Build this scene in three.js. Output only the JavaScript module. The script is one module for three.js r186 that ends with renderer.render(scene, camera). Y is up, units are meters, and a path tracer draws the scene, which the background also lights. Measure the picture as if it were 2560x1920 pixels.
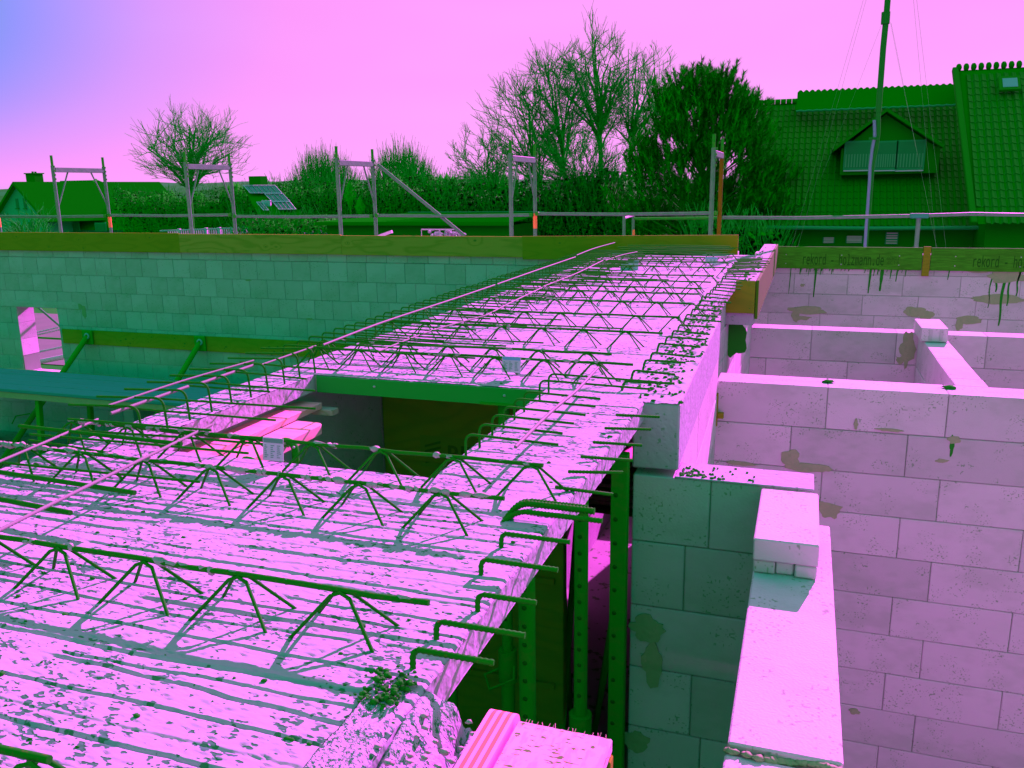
import * as THREE from 'three';

// ---------------------------------------------------------------- camera, sky, sun, exposure
const W = 1024, H = 768, HC = 0.72;                       // y = 0 is the top of the precast slab; the camera is held 0.72 m above it
const CAM = { f: 2125.08, pitch: 12.9783, yaw: 18.9931, roll: -0.768 };
const rad = d => d * Math.PI / 180, V = (x, y, z) => new THREE.Vector3(x, y, z);
const scene = new THREE.Scene();
const camera = new THREE.PerspectiveCamera(48.622, W / H, 0.05, 4000);
camera.position.set(0, HC, 0);
const cFw = V(-Math.sin(rad(CAM.yaw)) * Math.cos(rad(CAM.pitch)), -Math.sin(rad(CAM.pitch)), -Math.cos(rad(CAM.yaw)) * Math.cos(rad(CAM.pitch)));
const cR0 = V(Math.cos(rad(CAM.yaw)), 0, -Math.sin(rad(CAM.yaw))), cU0 = cR0.clone().cross(cFw);
const cRt = cR0.clone().multiplyScalar(Math.cos(rad(CAM.roll))).addScaledVector(cU0, Math.sin(rad(CAM.roll)));
const cUp = cU0.clone().multiplyScalar(Math.cos(rad(CAM.roll))).addScaledVector(cR0, -Math.sin(rad(CAM.roll)));
camera.quaternion.setFromRotationMatrix(new THREE.Matrix4().makeBasis(cRt, cUp, cFw.clone().negate()));
scene.add(camera);
const renderer = new THREE.WebGLRenderer({ antialias: true });
renderer.setSize(W, H);
renderer.toneMapping = THREE.LinearToneMapping;
const EXPO = 4;
renderer.toneMappingExposure = EXPO;
renderer.shadowMap.enabled = true;

const SUN = V(0.24, 0.515, -1).normalize();               // read from the girders' shadows on the slab
const sun = new THREE.DirectionalLight(new THREE.Color().setRGB(1, 0.08, 0.93), 5);
sun.position.copy(SUN).multiplyScalar(60);
sun.castShadow = true; sun.shadow.mapSize.set(4096, 4096);
Object.assign(sun.shadow.camera, { left: -16, right: 16, top: 16, bottom: -16, near: 1, far: 150 });
scene.add(sun, sun.target);

const lerp = (a, b, t) => a + (b - a) * t, clamp = (x, a = 0, b = 1) => Math.min(b, Math.max(a, x));
const smooth = (a, b, x) => { const t = clamp((x - a) / (b - a)); return t * t * (3 - 2 * t); };
{ // clear sky: bright pink round the sun and along the horizon, through violet-blue to teal green away from the sun
  const w = 512, h = 256, d = new Float32Array(w * h * 4);
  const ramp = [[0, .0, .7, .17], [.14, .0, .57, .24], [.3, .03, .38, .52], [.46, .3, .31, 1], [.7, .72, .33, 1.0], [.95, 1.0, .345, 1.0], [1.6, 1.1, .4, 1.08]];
  for (let j = 0; j < h; j++) for (let i = 0; i < w; i++) {
    const el = ((j + .5) / h - .5) * Math.PI, az = ((i + .5) / w - .5) * 2 * Math.PI;
    const dir = V(Math.cos(el) * Math.cos(az), Math.sin(el), Math.cos(el) * Math.sin(az));
    const ang = Math.acos(clamp(dir.dot(SUN), -1, 1)) * 180 / Math.PI, e = Math.max(0, el * 180 / Math.PI);
    const away = smooth(60, 140, ang);
    let b = 1.12 * (1 - smooth(33, 76, ang)) + (1 - .85 * away) * Math.exp(-e / 4.2);
    b = clamp(b, 0, 1.59);
    let k = 0; while (k < ramp.length - 2 && ramp[k + 1][0] < b) k++;
    const t = clamp((b - ramp[k][0]) / (ramp[k + 1][0] - ramp[k][0])), o = (j * w + i) * 4;
    const veil = 1 + .07 * (fbm(az * 5 + e * .04, e * .55 - az * 1.2, 77, 4) - .5) * smooth(75, 30, ang);   // thin high streaks of cloud
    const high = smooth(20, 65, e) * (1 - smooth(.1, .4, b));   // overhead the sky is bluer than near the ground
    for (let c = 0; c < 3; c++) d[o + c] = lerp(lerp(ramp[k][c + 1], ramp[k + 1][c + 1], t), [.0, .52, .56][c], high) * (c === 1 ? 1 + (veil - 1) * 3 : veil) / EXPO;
    d[o + 3] = 1;
  }
  const t = new THREE.DataTexture(d, w, h, THREE.RGBAFormat, THREE.FloatType);
  t.mapping = THREE.EquirectangularReflectionMapping; t.magFilter = t.minFilter = THREE.LinearFilter; t.needsUpdate = true;
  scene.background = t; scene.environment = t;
}

// ---------------------------------------------------------------- helpers
function rng(seed) { let a = seed >>> 0; return () => { a = (a + 0x6D2B79F5) | 0; let t = Math.imul(a ^ (a >>> 15), 1 | a); t = (t + Math.imul(t ^ (t >>> 7), 61 | t)) ^ t; return ((t ^ (t >>> 14)) >>> 0) / 4294967296; }; }
function hash2(x, y, s) { let h = Math.imul(x | 0, 374761393) ^ Math.imul(y | 0, 668265263) ^ Math.imul(s | 0, 2147483647 - 97); h = Math.imul(h ^ (h >>> 13), 1274126177); return ((h ^ (h >>> 16)) >>> 0) / 4294967296; }
function vnoise(x, y, s = 1, px = 0, py = 0) {           // value noise, periodic when px, py are given
  const xi = Math.floor(x), yi = Math.floor(y), fx = x - xi, fy = y - yi, u = fx * fx * (3 - 2 * fx), v = fy * fy * (3 - 2 * fy);
  const m = (a, p) => p ? ((a % p) + p) % p : a;
  const a = hash2(m(xi, px), m(yi, py), s), b = hash2(m(xi + 1, px), m(yi, py), s), c = hash2(m(xi, px), m(yi + 1, py), s), e = hash2(m(xi + 1, px), m(yi + 1, py), s);
  return lerp(lerp(a, b, u), lerp(c, e, u), v);
}
function fbm(x, y, s, o = 4, px = 0, py = 0) { let v = 0, a = .5, n = 0; for (let i = 0; i < o; i++) { v += a * vnoise(x, y, s + i * 17, px, py); n += a; a *= .5; x *= 2; y *= 2; px *= 2; py *= 2; } return v / n; }
function ray(px, py) { return cFw.clone().addScaledVector(cRt, (px - 1280) / CAM.f).addScaledVector(cUp, -(py - 960) / CAM.f); }
function onY(px, py, y) { const r = ray(px, py); return r.multiplyScalar((y - HC) / r.y).add(V(0, HC, 0)); }     // point of the photo on a level plane
function onZ(px, py, z) { const r = ray(px, py); return r.multiplyScalar(z / r.z).add(V(0, HC, 0)); }            // point of the photo on an upright plane

class G {                                                  // collects faces; geo() makes one BufferGeometry with uv in metres
  constructor() { this.p = []; this.n = []; this.u = []; this.i = []; this.c = null; }
  v(x, y, z, nx, ny, nz, u, w) { this.p.push(x, y, z); this.n.push(nx, ny, nz); this.u.push(u, w); return this.p.length / 3 - 1; }
  face(pts, uo = 0, vo = 0) {                              // flat polygon (fan)
    const a = pts[0], b = pts[1], c = pts[2], n = b.clone().sub(a).cross(c.clone().sub(a)).normalize();
    const ax = Math.abs(n.x), ay = Math.abs(n.y), az = Math.abs(n.z), s = this.p.length / 3;
    for (const q of pts) { const [u, w] = ay >= ax && ay >= az ? [q.x, q.z] : ax >= az ? [q.z, q.y] : [q.x, q.y]; this.v(q.x, q.y, q.z, n.x, n.y, n.z, u + uo, w + vo); }
    for (let k = 1; k < pts.length - 1; k++) this.i.push(s, s + k, s + k + 1);
    return this;
  }
  box(x0, x1, y0, y1, z0, z1, b = 0, uo = 0, vo = 0, M = null) {        // box with chamfer b
    const T = q => M ? q.applyMatrix4(M) : q, f = (...a) => this.face(a.map(T), uo, vo);
    if (b <= 0) {
      f(V(x0, y0, z1), V(x1, y0, z1), V(x1, y1, z1), V(x0, y1, z1)); f(V(x1, y0, z0), V(x0, y0, z0), V(x0, y1, z0), V(x1, y1, z0));
      f(V(x1, y0, z1), V(x1, y0, z0), V(x1, y1, z0), V(x1, y1, z1)); f(V(x0, y0, z0), V(x0, y0, z1), V(x0, y1, z1), V(x0, y1, z0));
      f(V(x0, y1, z1), V(x1, y1, z1), V(x1, y1, z0), V(x0, y1, z0)); f(V(x0, y0, z0), V(x1, y0, z0), V(x1, y0, z1), V(x0, y0, z1));
      return this;
    }
    const X = [x0 + b, x1 - b], Y = [y0 + b, y1 - b], Z = [z0 + b, z1 - b], xo = [x0, x1], yo = [y0, y1], zo = [z0, z1];
    for (const s of [0, 1]) {
      const fl = (...a) => s ? f(...a) : f(...a.reverse());
      fl(V(X[0], Y[0], zo[s]), V(X[1], Y[0], zo[s]), V(X[1], Y[1], zo[s]), V(X[0], Y[1], zo[s]));
      fl(V(xo[s], Y[0], Z[1]), V(xo[s], Y[0], Z[0]), V(xo[s], Y[1], Z[0]), V(xo[s], Y[1], Z[1]));
      fl(V(X[0], yo[s], Z[1]), V(X[1], yo[s], Z[1]), V(X[1], yo[s], Z[0]), V(X[0], yo[s], Z[0]));
      for (const t of [0, 1]) {
        const fw = (...a) => (s === t) ? f(...a) : f(...a.reverse());
        fw(V(X[0], yo[s], Z[t]), V(X[0], Y[s], zo[t]), V(X[1], Y[s], zo[t]), V(X[1], yo[s], Z[t]));
        fw(V(xo[s], Y[0], Z[t]), V(xo[s], Y[1], Z[t]), V(X[s], Y[1], zo[t]), V(X[s], Y[0], zo[t]));
        fw(V(xo[s], Y[t], Z[0]), V(X[s], yo[t], Z[0]), V(X[s], yo[t], Z[1]), V(xo[s], Y[t], Z[1]));
        for (const w of [0, 1]) { const a = [V(xo[s], Y[t], Z[w]), V(X[s], yo[t], Z[w]), V(X[s], Y[t], zo[w])]; (s + t + w) % 2 ? f(...a) : f(...a.reverse()); }
      }
    }
    return this;
  }
  tube(pts, r, seg = 6, cap = true) {                      // swept round bar; r may be a function of (t, index)
    const n = pts.length, rf = typeof r === 'function' ? r : () => r;
    let up = null, prev = null, len = 0;
    for (let k = 0; k < n; k++) {
      const t = (k < n - 1 ? pts[k + 1].clone().sub(pts[k]) : pts[k].clone().sub(pts[k - 1]));
      if (k > 0 && k < n - 1) t.normalize().add(pts[k].clone().sub(pts[k - 1]).normalize());
      t.normalize();
      if (!up) { up = Math.abs(t.y) < .9 ? V(0, 1, 0) : V(1, 0, 0); }
      up = up.clone().addScaledVector(t, -up.dot(t)).normalize();
      const sd = t.clone().cross(up), rr = rf(k / (n - 1), k);
      if (k) len += pts[k].distanceTo(pts[k - 1]);
      const base = this.p.length / 3;
      for (let a = 0; a <= seg; a++) { const an = a / seg * 2 * Math.PI, c = Math.cos(an), s = Math.sin(an), nx = up.x * c + sd.x * s, ny = up.y * c + sd.y * s, nz = up.z * c + sd.z * s; this.v(pts[k].x + nx * rr, pts[k].y + ny * rr, pts[k].z + nz * rr, nx, ny, nz, len, a / seg * 6.28 * rr); }
      if (k) for (let a = 0; a < seg; a++) { const A = prev + a, B = base + a; this.i.push(A, A + 1, B, A + 1, B + 1, B); }
      if (cap && (k === 0 || k === n - 1)) { const d = k ? 1 : -1, s = this.v(pts[k].x, pts[k].y, pts[k].z, t.x * d, t.y * d, t.z * d, 0, 0), q = this.p.length / 3; for (let a = 0; a <= seg; a++) { const o = (base + a) * 3; this.v(this.p[o], this.p[o + 1], this.p[o + 2], t.x * d, t.y * d, t.z * d, 0, 0); } for (let a = 0; a < seg; a++) d > 0 ? this.i.push(s, q + a, q + a + 1) : this.i.push(s, q + a + 1, q + a); }
      prev = base;
    }
    return this;
  }
  bar(a, b, r, seg = 6) { return this.tube([a, b], r, seg); }
  beam(a, b, w, h, bev = 0) {                              // square-section bar from a to b
    const d = b.clone().sub(a), L = d.length(); d.normalize();
    const up0 = Math.abs(d.y) < .95 ? V(0, 1, 0) : V(0, 0, 1), sx = up0.clone().cross(d).normalize(), up = d.clone().cross(sx);
    return this.box(-w / 2, w / 2, -h / 2, h / 2, 0, L, bev, 0, 0, new THREE.Matrix4().makeBasis(sx, up, d).setPosition(a));
  }
  blob(c, rx, ry, rz, amp, seed, nu = 12, nv = 8) {        // lumpy pebble
    const s = this.p.length / 3;
    for (let j = 0; j <= nv; j++) for (let i = 0; i <= nu; i++) {
      const th = j / nv * Math.PI, ph = i / nu * 2 * Math.PI, x = Math.sin(th) * Math.cos(ph), y = Math.cos(th), z = Math.sin(th) * Math.sin(ph);
      const k = 1 + amp * (fbm(x * 2 + z * 1.3 + 9, y * 2 - z + 7, seed, 3) - .5) * 2;
      this.v(c.x + x * rx * k, c.y + y * ry * k, c.z + z * rz * k, x, y, z, x * rx, z * rz);
    }
    for (let j = 0; j < nv; j++) for (let i = 0; i < nu; i++) { const a = s + j * (nu + 1) + i, b = a + nu + 1; this.i.push(a, a + 1, b, b, a + 1, b + 1); }
    return this;
  }
  geo(recompute = false) {
    const g = new THREE.BufferGeometry();
    g.setAttribute('position', new THREE.Float32BufferAttribute(this.p, 3)); g.setAttribute('normal', new THREE.Float32BufferAttribute(this.n, 3)); g.setAttribute('uv', new THREE.Float32BufferAttribute(this.u, 2));
    g.setIndex(this.i); if (recompute) g.computeVertexNormals(); return g;
  }
}
const taken = {};
function numbered(n) { const k = taken[n] = (taken[n] ?? -1) + 1; return k ? n + '_' + String(k).padStart(3, '0') : n; }
function shade(o) { o.castShadow = o.receiveShadow = true; return o; }
function part(name, g, m, parent) { const o = shade(new THREE.Mesh(g instanceof G ? g.geo() : g, m)); o.name = name; parent.add(o); return o; }
function tag(o, label, category, group) { o.userData.label = label; o.userData.category = category; if (group) o.userData.group = group; return o; }
function thing(name, label, category, at = V(0, 0, 0), group) { const o = new THREE.Group(); o.name = numbered(name); o.position.copy(at); scene.add(o); return tag(o, label, category, group); }
function solo(name, g, m, label, category, group) { const o = shade(new THREE.Mesh(g instanceof G ? g.geo() : g, m)); o.name = numbered(name); scene.add(o); return tag(o, label, category, group); }
function struct(name, g, m) { const o = shade(new THREE.Mesh(g instanceof G ? g.geo() : g, m)); o.name = name; o.userData.kind = 'structure'; scene.add(o); return o; }
function copyOf(o, label, at) { const c = o.clone(); c.name = numbered(o.name.replace(/_\d{3}$/, '')); c.userData = { ...o.userData }; if (label) c.userData.label = label; if (at) c.position.copy(at); scene.add(c); return c; }

// ---------------------------------------------------------------- textures
function tex(n, m, fn, srgb = false, rep = null) {         // fn(u, v) -> [r, g, b] linear 0..1
  const d = new Uint8Array(n * m * 4), e = x => srgb ? (x <= .0031308 ? x * 12.92 : 1.055 * Math.pow(x, 1 / 2.4) - .055) : x;
  for (let j = 0; j < m; j++) for (let i = 0; i < n; i++) { const c = fn(i / n, j / m), o = (j * n + i) * 4; for (let k = 0; k < 3; k++) d[o + k] = clamp(e(clamp(c[k]))) * 255; d[o + 3] = 255; }
  const t = new THREE.DataTexture(d, n, m); t.wrapS = t.wrapT = THREE.RepeatWrapping; t.magFilter = THREE.LinearFilter; t.minFilter = THREE.LinearMipmapLinearFilter; t.generateMipmaps = true;
  if (srgb) t.colorSpace = THREE.SRGBColorSpace; if (rep) t.repeat.set(1 / rep[0], 1 / rep[1]); t.needsUpdate = true; return t;
}
const mix3 = (a, b, t) => [lerp(a[0], b[0], t), lerp(a[1], b[1], t), lerp(a[2], b[2], t)];
const grey = x => [x, x, x];
const M = {};
function std(name, rgb, o = {}) { const m = new THREE.MeshPhysicalMaterial({ roughness: .9, metalness: 0, specularIntensity: .1, ...o }); if (rgb) m.color.setRGB(...rgb); m.side = THREE.DoubleSide; m.name = name; M[name] = m; return m; }

{ // raked slab concrete: pale crust; dark specks along the raking are aggregate and shade painted into pits
  const N = 2048, P = 1.6, C = [.4, .43, .46], D = [.03, .26, .08], E2 = [.35, .42, .41];
  const speck = (u, v) => { const a = fbm(u * 110, v * 210, 5, 3, 110, 210), b = vnoise(u * 230, v * 400, 9, 230, 400), c = fbm(u * 16, v * 16, 33, 2, 16, 16); return smooth(.645, .69, a * .7 + b * .3 + (c - .5) * .3); };
  const map = tex(N, N, (u, v) => mix3(mix3(C, E2, fbm(u * 9, v * 9, 3, 4, 9, 9)), D, speck(u, v) * .95), true, [P, P]);
  const bump = tex(N, N, (u, v) => grey(.5 + .3 * (fbm(u * 90, v * 180, 21, 4, 90, 180) - .5) - .45 * speck(u, v)), false, [P, P]);
  std('rake', null, { map, bumpMap: bump, bumpScale: .0026, roughness: .95 });
  std('concrete', null, { map: tex(512, 512, (u, v) => mix3(mix3([.4, .45, .46], [.33, .42, .38], fbm(u * 8, v * 8, 41, 4, 8, 8)), [.16, .34, .2], smooth(.7, .8, fbm(u * 60, v * 60, 43, 3, 60, 60))), true, [.8, .8]), bumpMap: tex(512, 512, (u, v) => grey(fbm(u * 50, v * 50, 47, 4, 50, 50)), false, [.8, .8]), bumpScale: .003 });
}
std('rubble', null, { map: tex(512, 512, (u, v) => mix3([.42, .43, .46], [.03, .26, .08], smooth(.54, .62, fbm(u * 34, v * 26, 61, 4, 34, 26) * .75 + .25 * vnoise(u * 120, v * 120, 63, 120, 120))), true, [.26, .26]), bumpMap: tex(512, 512, (u, v) => grey(fbm(u * 40, v * 40, 65, 4, 40, 40)), false, [.26, .26]), bumpScale: .003 });
// aerated blocks: three tones, with rubbed grey-green patches and pores
function blockTex(seed, a, b, amt) {
  const map = tex(1024, 512, (u, v) => {
    const s = smooth(.42, .78, fbm(u * 8, v * 6, seed, 3, 8, 6) * .72 + fbm(u * 40, v * 40, seed + 2, 3, 40, 40) * .28), p = smooth(.79, .86, vnoise(u * 330, v * 165, seed + 3, 330, 165)) * smooth(.5, .62, vnoise(u * 26, v * 13, seed + 4, 26, 13));
    return mix3(mix3(mix3(a, b, fbm(u * 14, v * 7, seed + 1, 3, 14, 7)), [.3, .4, .3], s * amt), [.12, .3, .12], p * .7);
  }, true, [2.2, 1.1]);
  return map;
}
const blockBump = tex(512, 512, (u, v) => grey(fbm(u * 110, v * 110, 61, 3, 110, 110)), false, [.6, .6]);
std('block1', null, { map: blockTex(71, [.58, .55, .57], [.53, .54, .53], .4), bumpMap: blockBump, bumpScale: .0012 });
std('block2', null, { map: blockTex(83, [.53, .51, .52], [.47, .49, .47], .5), bumpMap: blockBump, bumpScale: .0012 });
std('block3', null, { map: blockTex(97, [.63, .6, .62], [.58, .57, .57], .3), bumpMap: blockBump, bumpScale: .0012 });
std('mortar', [.2, .36, .2]);
std('smear', null, { map: tex(256, 256, (u, v) => mix3([.34, .42, .22], [.25, .38, .18], fbm(u * 16, v * 16, 131, 4, 16, 16)), true, [.5, .5]), bumpMap: M.concrete.bumpMap, bumpScale: .004 });
std('stain', [.02, .28, .02]);
const BL = [M.block1, M.block2, M.block3];
// timber
function woodTex(seed, a, b, lines, knots, P) {
  const R = rng(seed), K = []; for (let k = 0; k < knots; k++) K.push([R(), R(), .012 + R() * .02]);
  return tex(1024, 256, (u, v) => {
    let w = v * lines + 2.2 * fbm(u * 3, v * 3, seed, 3, 3, 3) * 2; let kn = 0;
    for (const [x, y, r] of K) { let dx = Math.abs(u - x); dx = Math.min(dx, 1 - dx) * 3; let dy = Math.abs(v - y); dy = Math.min(dy, 1 - dy); const d = Math.hypot(dx, dy); w += 1.4 * Math.exp(-Math.pow(d / (r * 4), 2)); kn = Math.max(kn, smooth(r, r * .55, d)); }
    const g = Math.pow(.5 + .5 * Math.sin(w * 6.283), 3), f = fbm(u * 40, v * 260, seed + 5, 3, 40, 260);
    return mix3(mix3(a, b, clamp(g * .62 + (f - .5) * .5)), [.07, .2, .02], kn * .85);
  }, true, P);
}
std('plywood', null, { map: woodTex(7, [.62, .36, .06], [.3, .28, .02], 3.2, 9, [2.4, .5]), roughness: .85 });
std('plywood2', null, { map: woodTex(19, [.38, .3, .015], [.26, .26, .01], 2.2, 6, [2.4, .5]), roughness: .85 });
std('lowboard', null, { map: woodTex(29, [.5, .32, .02], [.36, .28, .01], 5, 26, [2.4, .5]), roughness: .85 });
std('shutter', null, { map: woodTex(37, [.22, .3, .02], [.16, .27, .02], 6, 3, [2, .6]), roughness: .8 });
std('batten', null, { map: woodTex(43, [.26, .27, .02], [.2, .23, .015], 8, 2, [1.2, .3]), roughness: .85 });
std('spruce', null, { map: woodTex(53, [.72, .43, .42], [.58, .34, .2], 9, 3, [1.4, .4]), roughness: .8 });
std('lam', [.85, .38, .5], { roughness: .8 }); std('lam_dark', [.6, .22, .12], { roughness: .85 });
std('osb', null, { map: tex(512, 512, (u, v) => { const a = fbm(u * 26, v * 70, 141, 3, 26, 70), b = fbm(u * 60, v * 20, 143, 3, 60, 20); return mix3(mix3([.85, .44, .75], [.75, .36, .4], smooth(.45, .7, b)), [.1, .26, .05], smooth(.64, .72, a)); }, true, [.3, .3]), roughness: .85 });
std('dark_board', [.06, .24, .01], { roughness: .85 });
// steel, paint, background
std('rebar', null, { map: tex(128, 128, (u, v) => mix3([.008, .24, .008], [.06, .2, .015], smooth(.55, .8, fbm(u * 8, v * 8, 151, 4, 8, 8))), true, [.05, .05]), roughness: .7 });
std('sunlit_bar', [.2, .28, .19], { roughness: .6 });  // paler than the other rebar: sun highlight along these bars is put into the colour
std('splatter', null, { map: tex(128, 128, (u, v) => mix3([.3, .36, .22], [.55, .45, .5], fbm(u * 8, v * 8, 157, 4, 8, 8)), true, [.05, .05]) });
std('prop_steel', null, { map: tex(256, 256, (u, v) => mix3([.012, .36, .015], [.05, .34, .02], smooth(.55, .75, fbm(u * 10, v * 10, 161, 4, 10, 10))), true, [.3, .3]), roughness: .55 });
std('hole', [.01, .16, .01]);
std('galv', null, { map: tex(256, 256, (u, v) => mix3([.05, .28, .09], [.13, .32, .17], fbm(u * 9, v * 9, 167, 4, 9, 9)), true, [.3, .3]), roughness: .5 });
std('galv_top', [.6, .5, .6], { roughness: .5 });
std('rust_paint', [.15, .14, .004], { roughness: .7 });
std('orange_label', [.9, .32, .08], { roughness: .6 });
std('paper', [.8, .56, .8], { roughness: .7 }); std('paper_blue', [.25, .42, .8], { roughness: .7 }); std('ink', [.2, .32, .3]);
std('form_steel', [.02, .4, .06], { roughness: .6 });
std('plank_grey', null, { map: woodTex(171, [.03, .32, .28], [.03, .28, .2], 7, 4, [2.4, .3]), roughness: .8 });
std('bark', [.008, .42, .01]); std('twig', [.01, .44, .03]); std('needle', [.003, .5, .003], { roughness: .8 }); std('needle2', [.004, .6, .006], { roughness: .8 });
std('hedge', [.003, .36, .004]); std('hedge2', [.01, .46, .008]); std('hedge_core', [.003, .5, .003]);
std('roof_tile', [.003, .23, .004], { roughness: .55 }); std('roof_tile2', [.004, .24, .01], { roughness: .5 }); std('roof_plain', [.003, .26, .003], { specularIntensity: 0 });
std('house_green', [.004, .24, .004], { roughness: .7 }); std('render_teal', [.12, .5, .34]); std('render_far', [.1, .46, .32]);
std('frame_teal', [.03, .34, .14], { roughness: .5 }); std('curtain', [.1, .36, .2]); std('glass_dark', [.03, .26, .1], { roughness: .12 }); std('solar', [.06, .34, .24], { roughness: .2 });
std('white_paint', [.8, .56, .8], { roughness: .6 }); std('blue_panel', [.3, .42, .5]);
std('ground', null, { map: tex(512, 512, (u, v) => mix3([.004, .28, .01], [.014, .32, .02], fbm(u * 9, v * 9, 181, 5, 9, 9)), true, [14, 14]) });
std('road', null, { map: tex(256, 256, (u, v) => mix3([.11, .2, .11], [.15, .22, .14], fbm(u * 12, v * 12, 191, 4, 12, 12)), true, [5, 5]) });
std('hill', null, { map: tex(512, 256, (u, v) => mix3([.002, .24, .01], [.006, .28, .03], smooth(.4, .7, fbm(u * 24, v * 12, 199, 5, 24, 12))), true, [260, 130]) });
std('floor', null, { map: tex(512, 512, (u, v) => mix3(mix3([.34, .38, .32], [.22, .34, .2], fbm(u * 6, v * 6, 201, 5, 6, 6)), [.08, .25, .06], smooth(.68, .75, fbm(u * 50, v * 50, 203, 3, 50, 50))), true, [3, 3]) });
std('sheath', [.16, .28, .34], { roughness: .35, specularIntensity: .5 }); std('pole', [.01, .24, .02], { roughness: .5 }); std('wire', [.1, .3, .12]);
std('pit_wall', [.4, .5, .42]);

// ---------------------------------------------------------------- setting
const FLOOR = -2.9;
{ // ground: level round the site, falling gently behind it, far hills
  const g = new G(), nx = 60, nz = 60, x0 = -900, x1 = 900, z0 = -1600, z1 = 60;
  const hy = (x, z) => -3.05 - 3.2 * smooth(18, 90, -z) - 4 * smooth(90, 400, -z) + .4 * fbm(x * .02, z * .02, 7, 3) * smooth(15, 60, -z);
  const zs = t => z1 + (z0 - z1) * t * t * t, xs = t => { const s = t * 2 - 1; return 900 * Math.sign(s) * Math.pow(Math.abs(s), 2.4); };
  for (let j = 0; j <= nz; j++) for (let i = 0; i <= nx; i++) { const x = xs(i / nx), z = zs(j / nz); g.v(x, hy(x, z), z, 0, 1, 0, x, z); }
  for (let j = 0; j < nz; j++) for (let i = 0; i < nx; i++) { const a = j * (nx + 1) + i, b = a + nx + 1; g.i.push(a, a + 1, b, b, a + 1, b + 1); }
  struct('ground', g.geo(true), M.ground);
  const hills = [['hill', -520, -330, 18, 700, 7], ['hill_001', -760, -60, 12, 900, 13], ['hill_002', -600, 200, 10, 1000, 23]];
  for (const [name, zc, xc, hh, wd, seed] of hills) {
    const q = new G(), n = 80, m = 14;
    for (let j = 0; j <= m; j++) for (let i = 0; i <= n; i++) { const u = i / n * 2 - 1, v = j / m * 2 - 1, x = xc + u * wd, z = zc + v * 120; const e = Math.pow(Math.cos(u * 1.5), 1) * Math.cos(v * 1.5); q.v(x, -11 + e * (hh * (.75 + .5 * fbm(u * 4 + 3, v, seed, 4))) + 1.5 * fbm(u * 60, v * 8, seed + 5, 3) * e, z, 0, 1, 0, x, z); }
    for (let j = 0; j < m; j++) for (let i = 0; i < n; i++) { const a = j * (n + 1) + i, b = a + n + 1; q.i.push(a, b, a + 1, a + 1, b, b + 1); }
    struct(name, q.geo(true), M.hill);
  }
  const rd = new G(); rd.face([V(-60, -3.04, -14.5), V(30, -3.04, -14.5), V(30, -3.04, -21), V(-60, -3.04, -21)]); struct('road', rd, M.road);
  const fl = new G(); fl.box(-13.2, 4.2, FLOOR - .25, FLOOR, -11.6, 3, 0); struct('floor', fl, M.floor);
}

// ---------------------------------------------------------------- block walls
const blockGeos = {};
function blockGeo(w, h, d, k) {                            // centre of base at the origin of the block; shared per size and variant
  const key = [w.toFixed(3), h.toFixed(3), d.toFixed(3), k].join();
  return blockGeos[key] ??= new G().box(0, w, 0, h, -d, 0, .0035, k * .37, k * .53).geo();
}
// wall along x (ax='x') or z; front face toward +z (or toward -x .. for z walls), courses counted down from top
function blockWall(name, label, o) {
  const t = thing(name, label, 'wall', V(o.x0, o.bottom, o.z), o.group), R = rng(o.seed || 1), gap = .0035;
  const rows = Math.ceil((o.top - o.bottom) / o.h - 1e-6), low = new G(), maxRow = o.partRows ?? 99, along = o.ax || 'x', mats = o.mats || BL;
  for (let r = 0; r < rows; r++) {
    const y1 = o.top - r * o.h, y0 = Math.max(o.bottom, y1 - o.h); if (y1 - y0 < .02) continue;
    let off = o.offsets ? o.offsets[r % o.offsets.length] : (r % 2) * o.l / 2; off = ((off % o.l) + o.l) % o.l;
    for (let s = off - o.l; s < o.len; s += o.l) {
      let segs = [[Math.max(0, s), Math.min(o.len, s + o.l)]];
      for (const [a, b, ya, yb] of o.openings || []) if (y0 < yb - .01 && y1 > ya + .01) segs = segs.flatMap(([p, q]) => q <= a || p >= b ? [[p, q]] : [[p, Math.min(q, a)], [Math.max(p, b), q]]);
      for (const [p, q] of segs) {
        if (q - p < .02) continue;
        const w = q - p - gap, h = y1 - y0 - gap, proud = (R() - .5) * .003, tiltv = R();
        if (r >= maxRow) { along === 'x' ? low.box(p, q - gap, y0 - o.bottom, y0 - o.bottom + h, -o.d, proud, .003, R(), R()) : low.box(-o.d, proud, y0 - o.bottom, y0 - o.bottom + h, -q + gap, -p, .003, R(), R()); continue; }
        const b = part('block', blockGeo(w, h, o.d, Math.floor(R() * 5)), mats[Math.floor(R() * mats.length)], t);
        if (along === 'x') b.position.set(p, y0 - o.bottom, proud); else { b.rotation.y = Math.PI / 2; b.position.set(proud, y0 - o.bottom, -p); }
      }
    }
  }
  if (low.p.length) part('lower_courses', low, mats[0], t).userData.kind = 'stuff';
  const core = new G();                                    // mortar in the joints, 9 mm back from the faces
  const H0 = o.top - o.bottom, cut = (a, b, ya, yb) => { if (b - a > .02 && yb - ya > .02) along === 'x' ? core.box(a + .008, b - .008, ya + .002, yb - .006, -o.d + .009, -.009) : core.box(-o.d + .009, -.009, ya + .002, yb - .006, -b + .008, -a - .008); };
  let at = 0; for (const op of o.openings || []) { cut(at, op[0], 0, H0); cut(op[0] - .02, op[1] + .02, 0, op[2] - o.bottom - .01); cut(op[0] - .02, op[1] + .02, op[3] - o.bottom + .01, H0); at = op[1]; }
  cut(at, o.len, 0, H0);
  part('mortar_core', core, M.mortar, t);
  return t;
}
let patchN = 0;
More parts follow.
